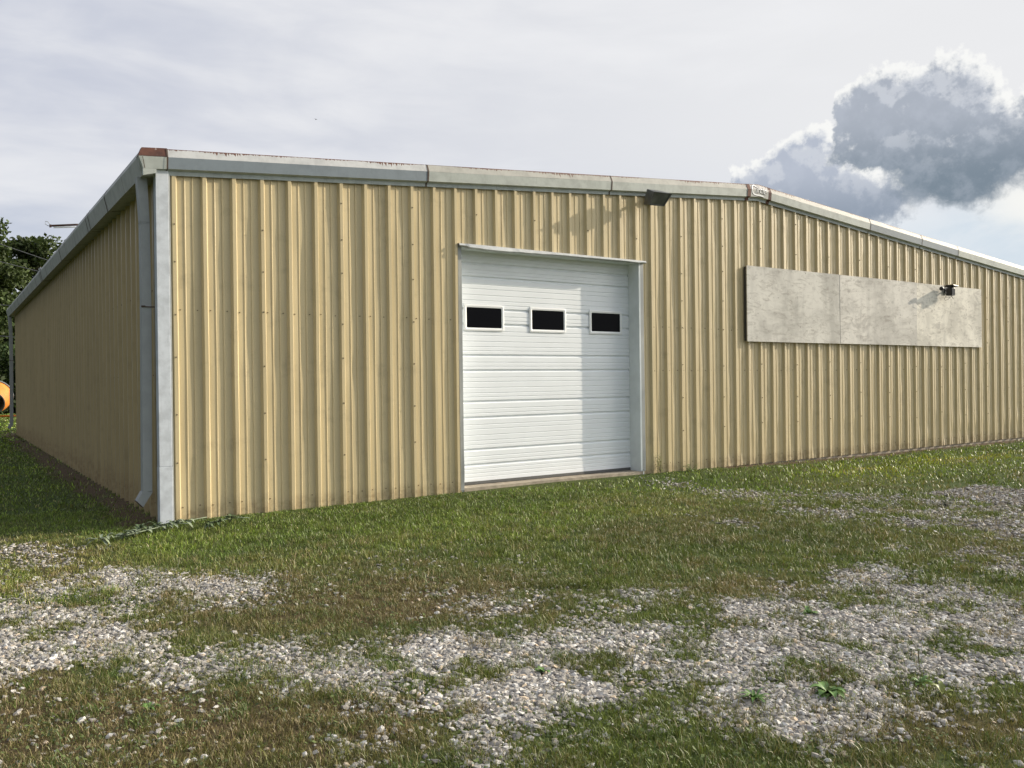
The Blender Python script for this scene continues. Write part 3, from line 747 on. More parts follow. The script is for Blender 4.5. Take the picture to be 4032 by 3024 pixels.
def fields(x, y):
    g_ = field(x, y, GRAVEL)
    # islands of grass inside the gravel
    isl = np.clip((fbm(x*3.4+11, y*3.4+4, 4)-.515)*7, 0, 1)
    g_ = g_*(1-.85*isl)*np.clip(.66+1.3*(fbm(x*9+1, y*9+7, 3)-.35), .3, 1)
    # thin scatter of stones through the worn grass
    g_ = np.maximum(g_, .025*np.clip((fbm(x*1.7, y*1.7+9, 3)-.5)*6, 0, 1)*(y < -2.2))
    # beyond the frame on the right the gravel yard goes on
    g_ = np.where((x > 8.2) & (y < -3.2), np.maximum(g_, .7*np.clip((fbm(x*.8, y*.8, 3)-.42)*8, 0, 1)), g_)
    b_ = np.maximum(field(x, y, BROWN, .5), .35*np.clip((fbm(x*.9+2, y*.9, 4)-.5)*6, 0, 1)*(y < -1.2))
    # bare soil along the foot of the left wall
    soil = np.clip(1-(np.abs(x+.25)-.08)/.22+(fbm(x*5, y*2.2, 3)-.5)*1.8, 0, 1)*(y > .1)*(y < 21)
    soil = np.maximum(soil, np.clip(1-(-y-.10)/.16+(fbm(x*2, y*5, 3)-.5)*2.2, 0, 1)*(x > 8.2)*(y > -.7))
    return g_, b_, soil

def axis(lo, hi, step, far, n):
    core = np.arange(lo, hi+step*.5, step); r = (far/1.0)**(1/n)
    ext = step*np.cumsum(1.22**np.arange(1, n+1)); ext = ext*(far/ext[-1])
    return np.concatenate([lo-ext[::-1], core, hi+ext])
gx = axis(-6, 13, .06, 700, 44); gy = axis(-8.4, 1.4, .06, 700, 44)
GX, GY = np.meshgrid(gx, gy, indexing='ij'); gv = np.stack([GX.ravel(), GY.ravel(), gz(GX, GY).ravel()], 1)
inside = (gv[:, 0] > .3) & (gv[:, 0] < 17.9) & (gv[:, 1] > .4) & (gv[:, 1] < 19.6); gv[inside, 2] -= .35
fg, fb_, fs = fields(gv[:, 0], gv[:, 1])
nx_, ny_ = len(gx), len(gy); ii, jj = np.meshgrid(np.arange(nx_-1), np.arange(ny_-1), indexing='ij'); base = (ii*ny_+jj).ravel()
gq = np.stack([base, base+ny_, base+ny_+1, base+1], 1)
def ground_mat():
    mt, N, b = new_mat('turf_and_gravel_ground'); at = N.n('ShaderNodeAttribute', attribute_name='Col'); sp = N.n('ShaderNodeSeparateColor'); N.put(sp.inputs[0], at.outputs[0])
    co = N.n('ShaderNodeTexCoord').outputs['Object']
    f = N.noise(co, 3.0, 8, .65); h = N.noise(co, 55, 6, .7); big_ = N.noise(co, .35, 4, .5)
    green = N.mix(N.ss(h, .3, .7), (.035, .055, .016), (.085, .115, .035))
    green = N.mix(N.m('MULTIPLY', N.ss(big_, .4, .6), .4), green, (.085, .09, .03))
    brown = N.mix(N.ss(h, .3, .7), (.055, .040, .020), (.13, .10, .055))
    soil = N.mix(N.ss(h, .3, .75), (.05, .036, .022), (.17, .125, .08))
    vo = N.n('ShaderNodeTexVoronoi'); N.put(vo.inputs['Vector'], co); vo.inputs['Scale'].default_value = 38
    vs = N.n('ShaderNodeSeparateColor'); N.put(vs.inputs[0], vo.outputs['Color'])
    grit = N.mix(vs.outputs[0], (.10, .085, .065), (.30, .28, .25)); grit = N.mix(N.ss(vo.outputs['Distance'], .35, .6), grit, (.06, .05, .035))
    c = N.mix(N.ss(N.m('ADD', sp.outputs[1], N.m('MULTIPLY', N.m('SUBTRACT', f, .5), .8)), .25, .75), green, brown)
    c = N.mix(N.ss(N.m('ADD', sp.outputs[0], N.m('MULTIPLY', N.m('SUBTRACT', h, .5), .3)), .3, .7), c, grit)
    c = N.mix(sp.outputs[2], c, soil)
    N.put(b.inputs['Base Color'], c); b.inputs['Roughness'].default_value = .95; b.inputs['Specular IOR Level'].default_value = .1
    bump(N, b, N.m('ADD', h, vo.outputs['Distance']), .7, .012); return mt
go = fast_mesh('ground', gv, gq, np.zeros((0, 3), int), ground_mat(), np.stack([fg, fb_, fs], 1))
tag(go, kind='structure')
go.data.polygons.foreach_set('use_smooth', [True]*len(go.data.polygons))

rng = np.random.RandomState(11)
def wedge(n, r0, r1, a0=-40, a1=40, power=1.0):
    """points spread round the viewer's side of the yard, thinning with distance"""
    r = r0*(r1/r0)**rng.rand(n) if power == 1.0 else (r0**power+(r1**power-r0**power)*rng.rand(n))**(1/power)
    a = YAW+np.radians(a0+(a1-a0)*rng.rand(n))
    return CAM[0]+r*np.sin(a), CAM[1]+r*np.cos(a), r
def open_ground(x, y):
    return ~((x > -.10) & (x < 18.3) & (y > -.0) & (y < 20.1)) & ~((x > 3.4) & (x < 6.58) & (y > -.12) & (y < .3))

# crushed stone
def leafmat(name, trans=.25, rough=.6, spec=.25):
    mt, N, b = new_mat(name); at = N.n('ShaderNodeAttribute', attribute_name='Col')
    N.put(b.inputs['Base Color'], at.outputs[0]); b.inputs['Roughness'].default_value = rough; b.inputs['Specular IOR Level'].default_value = spec
    if trans:
        t = N.n('ShaderNodeBsdfTranslucent'); tc = N.mix(1.0, at.outputs[0], (1.0, 1.05, .45), 'MULTIPLY'); N.put(t.inputs[0], tc)
        mxs = N.n('ShaderNodeMixShader'); mxs.inputs[0].default_value = trans
        out = [q for q in mt.node_tree.nodes if q.type == 'OUTPUT_MATERIAL'][0]
        mt.node_tree.links.new(b.outputs[0], mxs.inputs[1]); mt.node_tree.links.new(t.outputs[0], mxs.inputs[2]); mt.node_tree.links.new(mxs.outputs[0], out.inputs[0])
    return mt
phi = (1+5**.5)/2
ICO = np.array([(-1, phi, 0), (1, phi, 0), (-1, -phi, 0), (1, -phi, 0), (0, -1, phi), (0, 1, phi), (0, -1, -phi), (0, 1, -phi), (phi, 0, -1), (phi, 0, 1), (-phi, 0, -1), (-phi, 0, 1)])/1.902
ICF = np.array([(0,11,5),(0,5,1),(0,1,7),(0,7,10),(0,10,11),(1,5,9),(5,11,4),(11,10,2),(10,7,6),(7,1,8),(3,9,4),(3,4,2),(3,2,6),(3,6,8),(3,8,9),(4,9,5),(2,4,11),(6,2,10),(8,6,7),(9,8,1)])
def stones(n, r0, r1, smin, smax):
    x, y, r = wedge(n, r0, r1, power=.9)
    g_, b_, s_ = fields(x, y); keep = (rng.rand(n) < g_) & open_ground(x, y) & (y < -.15); x, y, r, g_ = x[keep], y[keep], r[keep], g_[keep]; n = len(x)
    s = (smin+(smax-smin)*rng.rand(n)**2.2)*(1+np.maximum(0, r-7)*.03)
    V = ICO[None]*(1+(rng.rand(n, 12, 1)-.5)*.6)
    V = V+(rng.rand(n, 12, 3)-.5)*.36
    V = V*s[:, None, None]*np.stack([1+rng.rand(n)*.5, .7+rng.rand(n)*.4, .45+rng.rand(n)*.35], 1)[:, None, :]
    a = rng.rand(n)*6.283; ca, sa = np.cos(a)[:, None], np.sin(a)[:, None]; tl = (rng.rand(n, 1)-.5)*1.1
    X = V[..., 0]*ca-V[..., 1]*sa; Y = V[..., 0]*sa+V[..., 1]*ca; Z = V[..., 2]+X*np.tan(tl)*.6
    Z = Z+gz(x, y)[:, None]+(s*(.08+.35*rng.rand(n)))[:, None]
    verts = np.stack([X+x[:, None], Y+y[:, None], Z], 2).reshape(-1, 3)
    f = (ICF[None]+(np.arange(n)*12)[:, None, None]).reshape(-1, 3)
    t = rng.rand(n, 1); v = .55+.45*rng.rand(n, 1)
    c_ = (np.array([[.49, .465, .42]])*(1-t)+np.array([[.43, .395, .345]])*t)*v
    pick = rng.rand(n); c_[pick < .14] = np.array([.24, .225, .21]); c_[pick > .96] = np.array([.55, .45, .33]); c_[(pick > .78) & (pick < .96)] = np.array([.62, .60, .56])
    return verts, f, np.repeat(c_, 12, 0)
parts = [stones(250000, 3.0, 7.5, .0066, .0195), stones(150000, 7.3, 22, .009, .019)]
off = 0; VV, FF, CC = [], [], []
for v, f, c_ in parts: VV.append(v); FF.append(f+off); CC.append(c_); off += len(v)
go = fast_mesh('gravel', np.concatenate(VV), np.zeros((0, 4), int), np.concatenate(FF), leafmat('crushed_limestone', 0, .85, .2), np.concatenate(CC)); go.data.shade_flat()
tag(go, 'pale crushed limestone gravel showing through the worn grass', 'gravel', kind='stuff')

# grass blades
LAWN = np.array([.125, .172, .040]); LAWN2 = np.array([.225, .275, .058]); DEAD = np.array([.36, .29, .16]); OLIVE = np.array([.165, .165, .055]); BRN = np.array([.21, .145, .075])
def blades(x, y, h, w, lean, col, z=None):
    n = len(x); a = rng.rand(n)*6.283; b_ = rng.rand(n)*6.283
    z = gz(x, y) if z is None else z
    dx, dy = np.cos(a)*w*.5, np.sin(a)*w*.5; lx, ly = np.cos(b_)*lean*h, np.sin(b_)*lean*h
    hz = h*np.sqrt(np.maximum(.08, 1-lean**2*.8))
    P0 = np.stack([x-dx, y-dy, z-.004], 1); P1 = np.stack([x+dx, y+dy, z-.004], 1)
    P2 = np.stack([x+dx*.8+lx*.35, y+dy*.8+ly*.35, z+hz*.6], 1); P3 = np.stack([x-dx*.8+lx*.35, y-dy*.8+ly*.35, z+hz*.6], 1)
    P4 = np.stack([x+lx, y+ly, z+hz], 1)
    V = np.stack([P0, P1, P2, P3, P4], 1).reshape(-1, 3); i = np.arange(n)*5
    return V, np.stack([i, i+1, i+2, i+3], 1), np.stack([i+3, i+2, i+4], 1), np.repeat(col, 5, 0)
def grass_col(x, y, b_, g_):
    n = len(x); t = np.clip(fbm(x*1.1, y*1.1, 4)*1.6-.3, 0, 1)[:, None]; r = rng.rand(n, 1)
    lawn = LAWN*(1-t)+LAWN2*t; lawn = lawn*(.35+1.25*r**1.5)
    k = np.clip((b_+.45*g_)[:, None]*1.35+(fbm(x*4+2, y*4, 3)[:, None]-.5)*1.1, 0, 1)
    warm = np.where(rng.rand(n, 1) < .5, OLIVE, np.where(rng.rand(n, 1) < .55, BRN, DEAD))*(.4+1.0*rng.rand(n, 1))
    c_ = lawn*(1-k*.85)+warm*k*.85
    dead = rng.rand(n) < .05+.24*b_; c_[dead] = DEAD*(.7+.6*rng.rand(dead.sum(), 1))
    bright = (y > -2.6) & (rng.rand(n) < .6) ; c_[bright] = c_[bright]*np.array([1.3, 1.45, 1.0])
    yl = np.clip(1.2-np.hypot((x-11.5)/3.2, (y+1.4)/.8)+(fbm(x*2, y*2, 3)-.5)*1.2, 0, 1)[:, None]*.8; c_ = c_*(1-yl)+c_*np.array([1.75, 1.5, .9])*yl
    return c_
def lawn(n, r0, r1, w, h, a0=-39, a1=38):
    x, y, r = wedge(n, r0, r1, a0, a1, power=1.15)
    g_, b_, s_ = fields(x, y)
    cl = np.clip((fbm(x*11+3, y*11, 3)-.34)*3.6, 0, 1)
    dens = np.clip(1.04-g_*1.12, 0, 1)**1.3*(1-.72*s_)*(.22+.78*cl)*(1-.15*b_)
    keep = (rng.rand(n) < dens) & open_ground(x, y); x, y, r, g_, b_ = x[keep], y[keep], r[keep], g_[keep], b_[keep]; n = len(x)
    hh = h*(.35+.85*rng.rand(n))*(.35+1.25*fbm(x*7, y*7, 3))*(1-.35*b_); hh *= np.clip(.45+(-y)/1.2, .45, 1)*(y < 0)+(y >= 0)*.8
    return blades(x, y, hh, w*(.7+.6*rng.rand(n))*(1+np.maximum(0, r-6)*.07), .25+.72*rng.rand(n), grass_col(x, y, b_, g_))
def tufts(n, r0, r1, size, count, wid):
    x, y, r = wedge(n, r0, r1, power=1.3); g_, b_, s_ = fields(x, y)
    keep = open_ground(x, y) & (rng.rand(n) < (.42-.26*(g_ > .3))*(y < -1.5)); x, y, g_, b_ = x[keep], y[keep], g_[keep], b_[keep]; m_ = len(x)
    sz = size*(.5+rng.rand(m_)); cnt = count; rr = np.sqrt(rng.rand(m_, cnt))*sz[:, None]; aa = rng.rand(m_, cnt)*6.283
    X = (x[:, None]+rr*np.cos(aa)*1.2).ravel(); Y = (y[:, None]+rr*np.sin(aa)).ravel()
    hh = (np.repeat(sz, cnt)*.75*(.5+.7*rng.rand(m_*cnt))).clip(.02, .11)
    hue = np.repeat(rng.rand(m_), cnt)[:, None]; base_ = np.where(hue < .55, np.array([.11, .165, .038]), np.where(hue < .8, np.array([.19, .19, .06]), np.array([.27, .21, .10])))
    cc = base_*(.55+.9*rng.rand(m_*cnt, 1)); dd = rng.rand(m_*cnt) < .12; cc[dd] = DEAD
    ok = open_ground(X, Y) & (Y < -.1)
    return blades(X[ok], Y[ok], hh[ok], np.full(ok.sum(), wid), (.35+.6*rng.rand(m_*cnt))[ok], cc[ok])
def join(ps):
    V, Q, T, C = [], [], [], []; o = 0
    for v, q, t, c_ in ps: V.append(v); Q.append(q+o); T.append(t+o); C.append(c_); o += len(v)
    return np.concatenate(V), np.concatenate(Q), np.concatenate(T), np.concatenate(C)
ps = [lawn(400000, 3.0, 6.2, .0026, .044), lawn(400000, 6.0, 11, .0036, .052), lawn(190000, 11, 24, .0075, .058, -36, 36), lawn(26000, 24, 55, .02, .07, -36, -26),
      tufts(1500, 3.1, 6.5, .06, 60, .0028), tufts(2600, 3.1, 9.5, .026, 26, .003), tufts(1500, 6.3, 11, .08, 46, .004)]
V, Q, T, C = join(ps)
go = fast_mesh('grass', V, Q, T, leafmat('grass_blades', .15, .45, .45), C); tag(go, 'short patchy green and straw coloured grass', 'grass', kind='stuff')

# clover and other small round leaves low in the turf
def discs(n, r0, r1):
    x, y, r = wedge(n, r0, r1, power=1.2); g_, b_, s_ = fields(x, y)
    keep = open_ground(x, y) & (fbm(x*2.2+8, y*2.2, 3) > .47) & (rng.rand(n) < 1-.75*g_) & (s_ < .4); x, y, r = x[keep], y[keep], r[keep]; n = len(x)
    s = .004+.006*rng.rand(n); z = gz(x, y)+.012+.025*rng.rand(n); a = rng.rand(n)*6.283
    tx, ty = (rng.rand(n)-.5)*1.2, (rng.rand(n)-.5)*1.2; vs = []
    for k in range(4):
        u = np.cos(a+k*1.571)*s*(1.25 if k % 2 else .8); v = np.sin(a+k*1.571)*s*(1.25 if k % 2 else .8); vs.append(np.stack([x+u, y+v, z+u*tx+v*ty], 1))
    V = np.stack(vs, 1).reshape(-1, 3); i = np.arange(n)*4
    c_ = np.array([.12, .155, .05])*(.5+.8*rng.rand(n, 1)); pale = rng.rand(n) < .035; c_[pale] = np.array([.42, .44, .36])
    return V, np.stack([i, i+1, i+2, i+3], 1), np.zeros((0, 3), int), np.repeat(c_, 4, 0)
V, Q, T, C = join([discs(15000, 3.1, 6.5), discs(22000, 6.5, 13)])
go = fast_mesh('ground_cover', V, Q, T, leafmat('clover_leaves', .2, .55, .35), C); tag(go, 'clover and small round weeds low in the turf', 'ground cover', kind='stuff')

# ---------------------------------------------------------------- single weeds
def gp(x, y, dz=0): return (x, y, float(gz(x, y))+dz)
def flat_mat(name, col, trans=.15, rough=.5):
    mt, N, b = new_mat(name); co = N.n('ShaderNodeTexCoord').outputs['Object']; f = N.noise(co, 30, 4, .6)
    N.put(b.inputs['Base Color'], N.mix(N.ss(f, .3, .7), tuple(q*.65 for q in col), tuple(q*1.25 for q in col))); b.inputs['Roughness'].default_value = rough
    return mt
weed_green = flat_mat('weed_leaf_green', (.11, .21, .04)); weed_dark = flat_mat('weed_leaf_dark', (.035, .06, .022)); stalk_m = flat_mat('weed_stalk', (.13, .11, .05))
silver = flat_mat('wilted_leaf_pale', (.26, .31, .20), rough=.45); wilt = flat_mat('wilted_leaf_green', (.12, .17, .08)); yellowish = flat_mat('weed_leaf_yellow', (.24, .27, .06))
def leaf(mb, p, d, L_, w, lift, droop=.3, nseg=5):
    """one curved broad leaf from p, heading d (angle)"""
    cx, sy = math.cos(d), math.sin(d); pr_ = None
    for i in range(nseg+1):
        t = i/nseg; r = L_*t; z = lift*L_*math.sin(min(1, t*1.1)*math.pi*.5)-droop*L_*t*t; hw = w*math.sin(math.pi*min(.999, t*.9+.08))**.8*.5 if t < 1 else .0005
        c0 = Vector(p)+Vector((cx*r, sy*r, z)); s_ = Vector((-sy, cx, 0))*hw
        row = (mb.vert(c0-s_+Vector((0, 0, hw*.35))), mb.vert(c0), mb.vert(c0+s_+Vector((0, 0, hw*.35))))
        if pr_: mb.face((pr_[0], pr_[1], row[1], row[0])); mb.face((pr_[1], pr_[2], row[2], row[1]))
        pr_ = row
def rosette(name, label, x, y, n, L_, w, mat, seed, stalks=0, lift=.55, droop=.35):
    r = random.Random(seed); root = empty(name, gp(x, y, .0)); tag(root, label, 'weed')
    mb = MB(); mb.keep = True
    for i in range(n): leaf(mb, (0, 0, .004), i*2.4+r.uniform(-.3, .3), L_*r.uniform(.6, 1.1), w*r.uniform(.7, 1.1), lift*r.uniform(.4, 1.5), droop*r.uniform(.5, 1.3))
    mb.build('leaves', mat, root, smooth=True)
    if stalks:
        for i in range(stalks):
            a = r.uniform(0, 6.28); h = r.uniform(.10, .19); mb = MB(); q = (.02*math.cos(a)+(i-1)*.035, .015*math.sin(a), h)
            mb.tube([(0, 0, 0), (q[0]*.5, q[1]*.5, h*.5), q], [.0013, .0012, .0011], 5); mb.tube([(q[0]*.8, q[1]*.8, h*.68), q, (q[0], q[1], h+.012)], [.0022, .003, .0012], 6)
            mb.build('seed_stalk', stalk_m, root)
    return root
rosette('broadleaf_weed', 'bright green broadleaf weed with upright seed stalks standing alone on the bare gravel', 1.50, -6.60, 24, .085, .048, weed_green, 4, 3, .42)
rosette('broadleaf_weed', 'low broad bright green weed amid grass tufts left of the stalked weed in the gravel', 1.16, -6.44, 22, .085, .017, weed_green, 9, 0, .6)
rosette('broadleaf_weed', 'small leafy weed with one thin stalk near the right frame edge on gravel', 1.985, -6.78, 9, .065, .028, weed_green, 12, 1, .6)
rosette('broadleaf_weed', 'yellowish green weed at the bottom right edge of the gravel', 1.93, -6.92, 10, .06, .02, yellowish, 15, 0, .8)
rosette('broadleaf_weed', 'flat green weed on the gravel nearest the bottom centre', .57, -5.57, 10, .06, .02, weed_green, 18, 0, .5)
rosette('broadleaf_weed', 'tiny pale green weed alone in the brown grass at the lower left', -1.21, -4.92, 11, .05, .018, weed_green, 22, 0, .6)
rosette('broadleaf_weed', 'rounded green weed on the open gravel midway to the right edge', 2.55, -5.72, 11, .065, .026, weed_green, 25, 0, .6)
def bushy(name, label, x, y, h, n, mat, seed, lw=.02, ll=.05, spread=.6):
    r = random.Random(seed); root = empty(name, gp(x, y)); tag(root, label, 'weed'); sb, lb = MB(), MB(); lb.keep = True
    for i in range(n):
        a = r.uniform(0, 6.28); hh = h*r.uniform(.5, 1); sp_ = spread*r.uniform(.2, 1)*hh
        pts = [(0, 0, 0), (math.cos(a)*sp_*.4, math.sin(a)*sp_*.4, hh*.5), (math.cos(a)*sp_, math.sin(a)*sp_, hh)]
        sb.tube(pts, [.003, .002, .001], 5)
        for k in range(7):
            t = .2+.8*k/6; p = (math.cos(a)*sp_*t, math.sin(a)*sp_*t, hh*t); leaf(lb, p, r.uniform(0, 6.28), ll*r.uniform(.6, 1.1), lw, .3, .5, 3)
    sb.build('stems', stalk_m, root); lb.build('leaves', mat, root, smooth=True); return root
bushy('tall_weed', 'yellow green weed growing against the wall right of the overhead door', 6.78, -.07, .30, 7, yellowish, 5, .02, .05, .35)
bushy('tall_weed', 'thin leafy weed further right against the foot of the wall', 7.35, -.12, .12, 6, weed_green, 6, .02, .05, 1.6)
bushy('dark_weed', 'small dark weed on the gravel right of the sign board', 7.39, -4.02, .12, 9, weed_dark, 8, .014, .035, 1.0)
# wilted cut stems lying by the corner of the building
def cut_stem(label, pts, seed, n, ll):
    r = random.Random(seed); root = empty('cut_weed_stem', (0, 0, 0)); o = Vector(gp(*pts[0])); root.location = o; tag(root, label, 'cut weed', 'cut weeds lying in the grass')
    P_ = [Vector(gp(px, py, .055+.012*math.sin(i*1.7)))-o for i, (px, py) in enumerate(pts)]; mb = MB(); mb.tube(P_, [.005]+[.004]*(len(P_)-2)+[.0015], 6); mb.build('stem', silver, root)
    lb = MB(); lb.keep = True
    for k in range(n):
        t = r.uniform(.15, 1)*(len(P_)-1); i = min(len(P_)-2, int(t)); p = P_[i].lerp(P_[i+1], t-i); leaf(lb, p, r.uniform(0, 6.28), ll*r.uniform(.5, 1.1), ll*.34, r.uniform(-.1, .7), r.uniform(.2, .8), 4)
    lb.build('leaves', silver if seed == 3 else wilt, root, smooth=True)
cut_stem('longest cut weed stem with pale wilted leaves lying left of the corner trim', [(.25, -.20), (-.05, -.36), (-.35, -.48), (-.62, -.62), (-.86, -.70)], 3, 60, .10)
cut_stem('wilted cut weed lying just below the white corner trim', [(.02, -.42), (-.16, -.36), (-.40, -.40), (-.55, -.50)], 6, 46, .095)
cut_stem('leafy cut weed lying right of the corner trim under the first wall ribs', [(.62, -.42), (.45, -.40), (.28, -.46), (.16, -.52)], 8, 46, .095)

# ---------------------------------------------------------------- behind: trees, wires, mixer, bird
bark = simple('bark', (.10, .075, .05), .95, 0, .35, 5)
def leafm(): return leafmat('tree_leaves', .18, .6, .2)
LM = leafm()
def tree(label, x, y, h, cr, seed, tint, n=15000, low=.1):
    r = np.random.RandomState(seed); pr_ = random.Random(seed); root = empty('broadleaf_tree', (x, y, -.1)); tag(root, label, 'tree', 'trees behind the building')
    mb = MB(); mb.tube([(0, 0, -.2), (.1, .05, h*.3), (-.05, .1, h*.6), (.05, 0, h*.9)], [cr*.085, cr*.065, cr*.04, .03], 10)
    ends = []
    for i in range(11):
        z = h*(.2+.6*i/11); a = i*2.4; L_ = cr*(.55+.35*pr_.random())*(1-abs(z/h-.45)*.7); e = (math.cos(a)*L_, math.sin(a)*L_, z+L_*.45)
        mb.tube([(0, .05, z), (e[0]*.5, e[1]*.5, z+L_*.3), e], [.09, .06, .02], 6); ends.append(e)
    mb.build('trunk', bark, root)
    # leaf clumps through an uneven crown
    nc = 120; cz = low+(1-low)*r.rand(nc); rad = np.sqrt(np.clip(1-((cz-.45)/.62)**2, .02, 1))*cr*(.72+.4*r.rand(nc)); a = r.rand(nc)*6.283; q = r.rand(nc)**.6
    cen = np.stack([np.cos(a)*rad*q, np.sin(a)*rad*q, cz*h*.97], 1); cs = cr*(.17+.17*r.rand(nc))
    ci = r.randint(0, nc, n); d = r.randn(n, 3); d /= np.linalg.norm(d, axis=1)[:, None]; pos = cen[ci]+d*(cs[ci]*(.35+.7*r.rand(n)))[:, None]*np.array([1.15, 1.15, .8])
    s = .07+.09*r.rand(n); u = r.randn(n, 3); u /= np.linalg.norm(u, axis=1)[:, None]; v = np.cross(u, r.randn(n, 3)); v /= np.linalg.norm(v, axis=1)[:, None]
    u *= s[:, None]; v *= (s*.65)[:, None]
    V = np.stack([pos-u, pos+v, pos+u, pos-v], 1).reshape(-1, 3); i = np.arange(n)*4
    cl = (.6+.8*r.rand(nc))[ci][:, None]; c_ = np.array(tint)*cl*(.7+.6*r.rand(n, 1))
    o = fast_mesh('crown', V, np.stack([i, i+1, i+2, i+3], 1), np.zeros((0, 3), int), LM, np.repeat(c_, 4, 0), root)
    return root
tree('tall dark tree standing left of the building, cut by the frame edge', -.9, 45.0, 10.6, 3.5, 1, (.055, .078, .026), 44000, .04)
tree('rounder leafy tree showing just above the far end of the gutter', 2.1, 47.0, 10.2, 2.8, 2, (.062, .086, .028), 40000, .04)
tree('tree hidden mostly behind the far corner of the building', 6.4, 50.0, 8.4, 3.2, 3, (.055, .080, .028), 15000, .05)
tree('dark tree farther left beyond the frame', -6.6, 46.0, 9.4, 3.8, 4, (.05, .075, .026), 18000, .04)
tree('leftmost tree of the row behind the building', -12.5, 49.0, 8.8, 3.6, 5, (.06, .085, .03), 14000, .04)
tree('low shrubby tree filling the gap at the foot of the row', .9, 43.6, 3.6, 2.3, 6, (.045, .070, .024), 14000, .0)
tree('low dark shrubby tree below the orange mixer skyline', -2.6, 43.8, 3.9, 2.4, 7, (.045, .07, .024), 14000, .0)
bough = empty('broadleaf_tree', (0, 0, 0)); bpy.data.objects.remove(bough)

pole_m = simple('pole_wood', (.14, .10, .07), .9, 0, .2, 4); wire_m = simple('wire', (.16, .16, .16), .6)
def pole(label, x, y, h):
    r = empty('utility_pole', (x, y, -.1)); tag(r, label, 'utility pole'); mb = MB(); mb.tube([(0, 0, -.5), (0, 0, h)], [.16, .11], 12); mb.build('post', pole_m, r)
    mb = MB(); mb.box((-.9, -.06, h-.7), (.9, .06, h-.58)); mb.build('crossarm', pole_m, r)
    for q in (-.8, -.3, .3, .8):
        mb = MB(); mb.tube([(q, 0, h-.58), (q, 0, h-.44)], [.04, .025], 8); mb.build('insulator', wire_m, r)
pole('wooden utility pole left of the frame carrying the wires', -16, 33, 9.3)
pole('wooden utility pole hidden behind the building', 22, 41, 6.2)
def wire(label, a, b, sag):
    pts = [];
    for i in range(25):
        t = i/24; p = Vector(a).lerp(Vector(b), t); p.z -= sag*4*t*(1-t); pts.append(p)
    mb = MB(); mb.tube(pts, .013, 5, False); o = mb.build('power_line', wire_m); tag(o, label, 'power line', 'wires crossing in front of the trees'); return o
def at_az(u, v, dist):     # helper only for reading off directions: a point at a given distance
    d = Vector(fw_)+Vector(rt_)*((u-2016)/FPX)-Vector(up_)*((v-1512)/FPX); return Vector(CAM)+d*dist
for i, (v0, v1_, lb_) in enumerate(((949, 1006, 'topmost wire crossing the trees, running down to the right'), (1018, 1060, 'second wire from the top crossing the trees'), (1189, 1192, 'third wire from the top, nearly level'), (1311, 1322, 'lowest wire crossing the dark foot of the trees'))):
    A = at_az(0, v0, 33); Bp = at_az(175, v1_, 33); d = Bp-A
    wire(lb_, A-d*9+Vector((0, 0, 1.2)), Bp+d*12+Vector((0, 0, 1.4)), 1.45)

orange = simple('orange_paint', (.66, .225, .035), .45, 0, .18, 4); steel = simple('worn_steel', (.22, .22, .21), .5, .5, .3, 9)
MX = empty('concrete_mixer', (.0, 0, 0)); tag(MX, 'orange concrete mixer drum with open mouth at the left frame edge', 'concrete mixer')
c0 = at_az(-34, 1587, 33.0); MX.location = (c0.x, c0.y, -.1)
hc = c0.z+.1
axis_ = Vector((-.16, -.88, -.30)).normalized()         # mouth looks towards the yard
def ring_prof(mb, prof, ax, o, n=36, inner=False):
    a = ax.orthogonal().normalized(); b = ax.cross(a); R2 = [[mb.vert(o+ax*t+r*(math.cos(6.28318*k/n)*a+math.sin(6.28318*k/n)*b)) for k in range(n)] for t, r in prof]
    for A, C_ in zip(R2, R2[1:]):
        for k in range(n): mb.face((A[k], A[(k+1) % n], C_[(k+1) % n], C_[k]))
    return R2
o_ = Vector((0, 0, hc))
mb = MB(); R2 = ring_prof(mb, [(0, .46), (-.12, .50), (-.45, .58), (-.75, .63), (-.95, .63), (-1.2, .54), (-1.42, .32)], axis_, o_); mb.face(R2[-1]); mb.build('drum', orange, MX, smooth=True)
mb = MB(); ring_prof(mb, [(.0, .47), (.03, .475), (.035, .44), (-.03, .43)], axis_, o_); mb.build('mouth_ring', steel, MX)
mb = MB(); R2 = ring_prof(mb, [(-.02, .435), (-.45, .44), (-.9, .3)], axis_, o_); mb.face(R2[-1]); mb.build('drum_lining', MAT['screw'], MX)
mb = MB()
ring_prof(mb, [(-.80, .635), (-.80, .67), (-.90, .67), (-.90, .635)], axis_, o_, 36); mb.build('ring_gear', steel, MX)
mb = MB(); q = o_+axis_*-.35
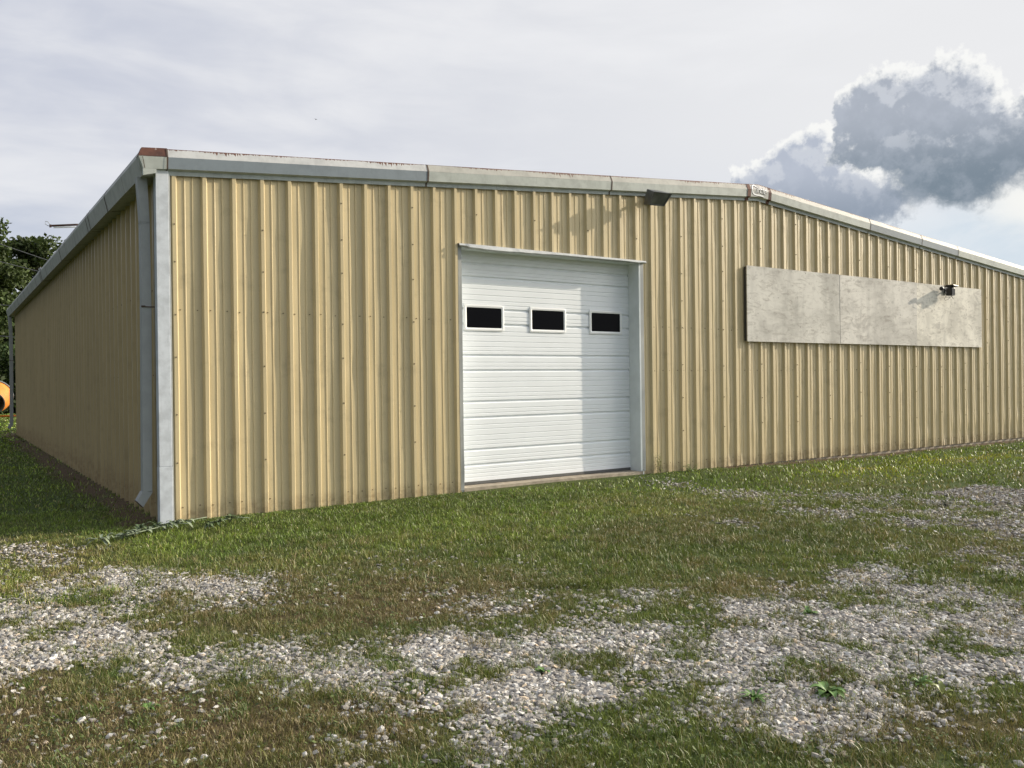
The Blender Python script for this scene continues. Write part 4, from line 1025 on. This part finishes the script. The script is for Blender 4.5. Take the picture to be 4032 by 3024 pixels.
mb.tube([q+Vector((.1, .1, -.3)), q+Vector((.3, .0, .2))], .05, 6); mb.tube([q+Vector((-.3, .1, -.1)), q+Vector((.2, .0, .15))], .03, 6); mb.build('mixing_blade', steel, MX)
back_ = o_+axis_*-.85
mb = MB()
for s in (-1, 1):
    sd = Vector((.98, -.18, 0))*s*.80
    mb.tube([Vector((sd.x, sd.y, 0))+Vector((back_.x, back_.y, .3)), Vector((sd.x, sd.y, 0))+Vector((back_.x, back_.y, back_.z))], .045, 8)
    mb.tube([Vector((sd.x, sd.y, .34))+Vector((back_.x, back_.y, 0))+Vector((0, .5, 0)), Vector((sd.x, sd.y, .34))+Vector((back_.x, back_.y, 0))-Vector((0, .5, 0))], .04, 8)
mb.tube([Vector((.784+back_.x, -.144+back_.y, .34)), Vector((-.784+back_.x, .144+back_.y, .34))], .04, 8)
mb.build('frame', orange, MX)
for s in (-1, 1):
    c1 = Vector((back_.x+.92*s, back_.y-.17*s, .33)); ax = Vector((.98, -.18, 0)).normalized()
    mb = MB(); ring_prof(mb, [(-.09, .2), (-.09, .31), (-.05, .335), (.05, .335), (.09, .31), (.09, .2)], ax, c1, 24); w_ = mb.build('wheel', MAT['black'], MX)
    mb = MB(); R2 = ring_prof(mb, [(-.07, .2), (-.02, .15), (.02, .15), (.07, .2)], ax, c1, 20); mb.face(R2[1]); mb.face(R2[2]); mb.build('rim', steel, w_)

bp = at_az(1243, 470, 120)
mb = MB(); mb.tube([(-.16, 0, 0), (-.08, 0, .01), (.04, 0, .0), (.15, 0, -.01)], [.012, .045, .05, .01], 8)
for s in (-1, 1):
    P_ = [(.05, 0, .01), (.02, .14*s, .07), (-.06, .30*s, .03), (-.08, .14*s, .05), (-.06, 0, .01)]
    a = [mb.vert(p) for p in P_]; b = [mb.vert((p[0], p[1], p[2]-.008)) for p in P_]; mb.face(a); mb.face(b[::-1])
    for k in range(5): mb.face((a[k], a[(k+1) % 5], b[(k+1) % 5], b[k]))
o = mb.build('bird', MAT['black']); o.location = bp; o.rotation_euler = (.3, .1, .7); tag(o, 'tiny dark bird gliding high in the sky', 'bird')
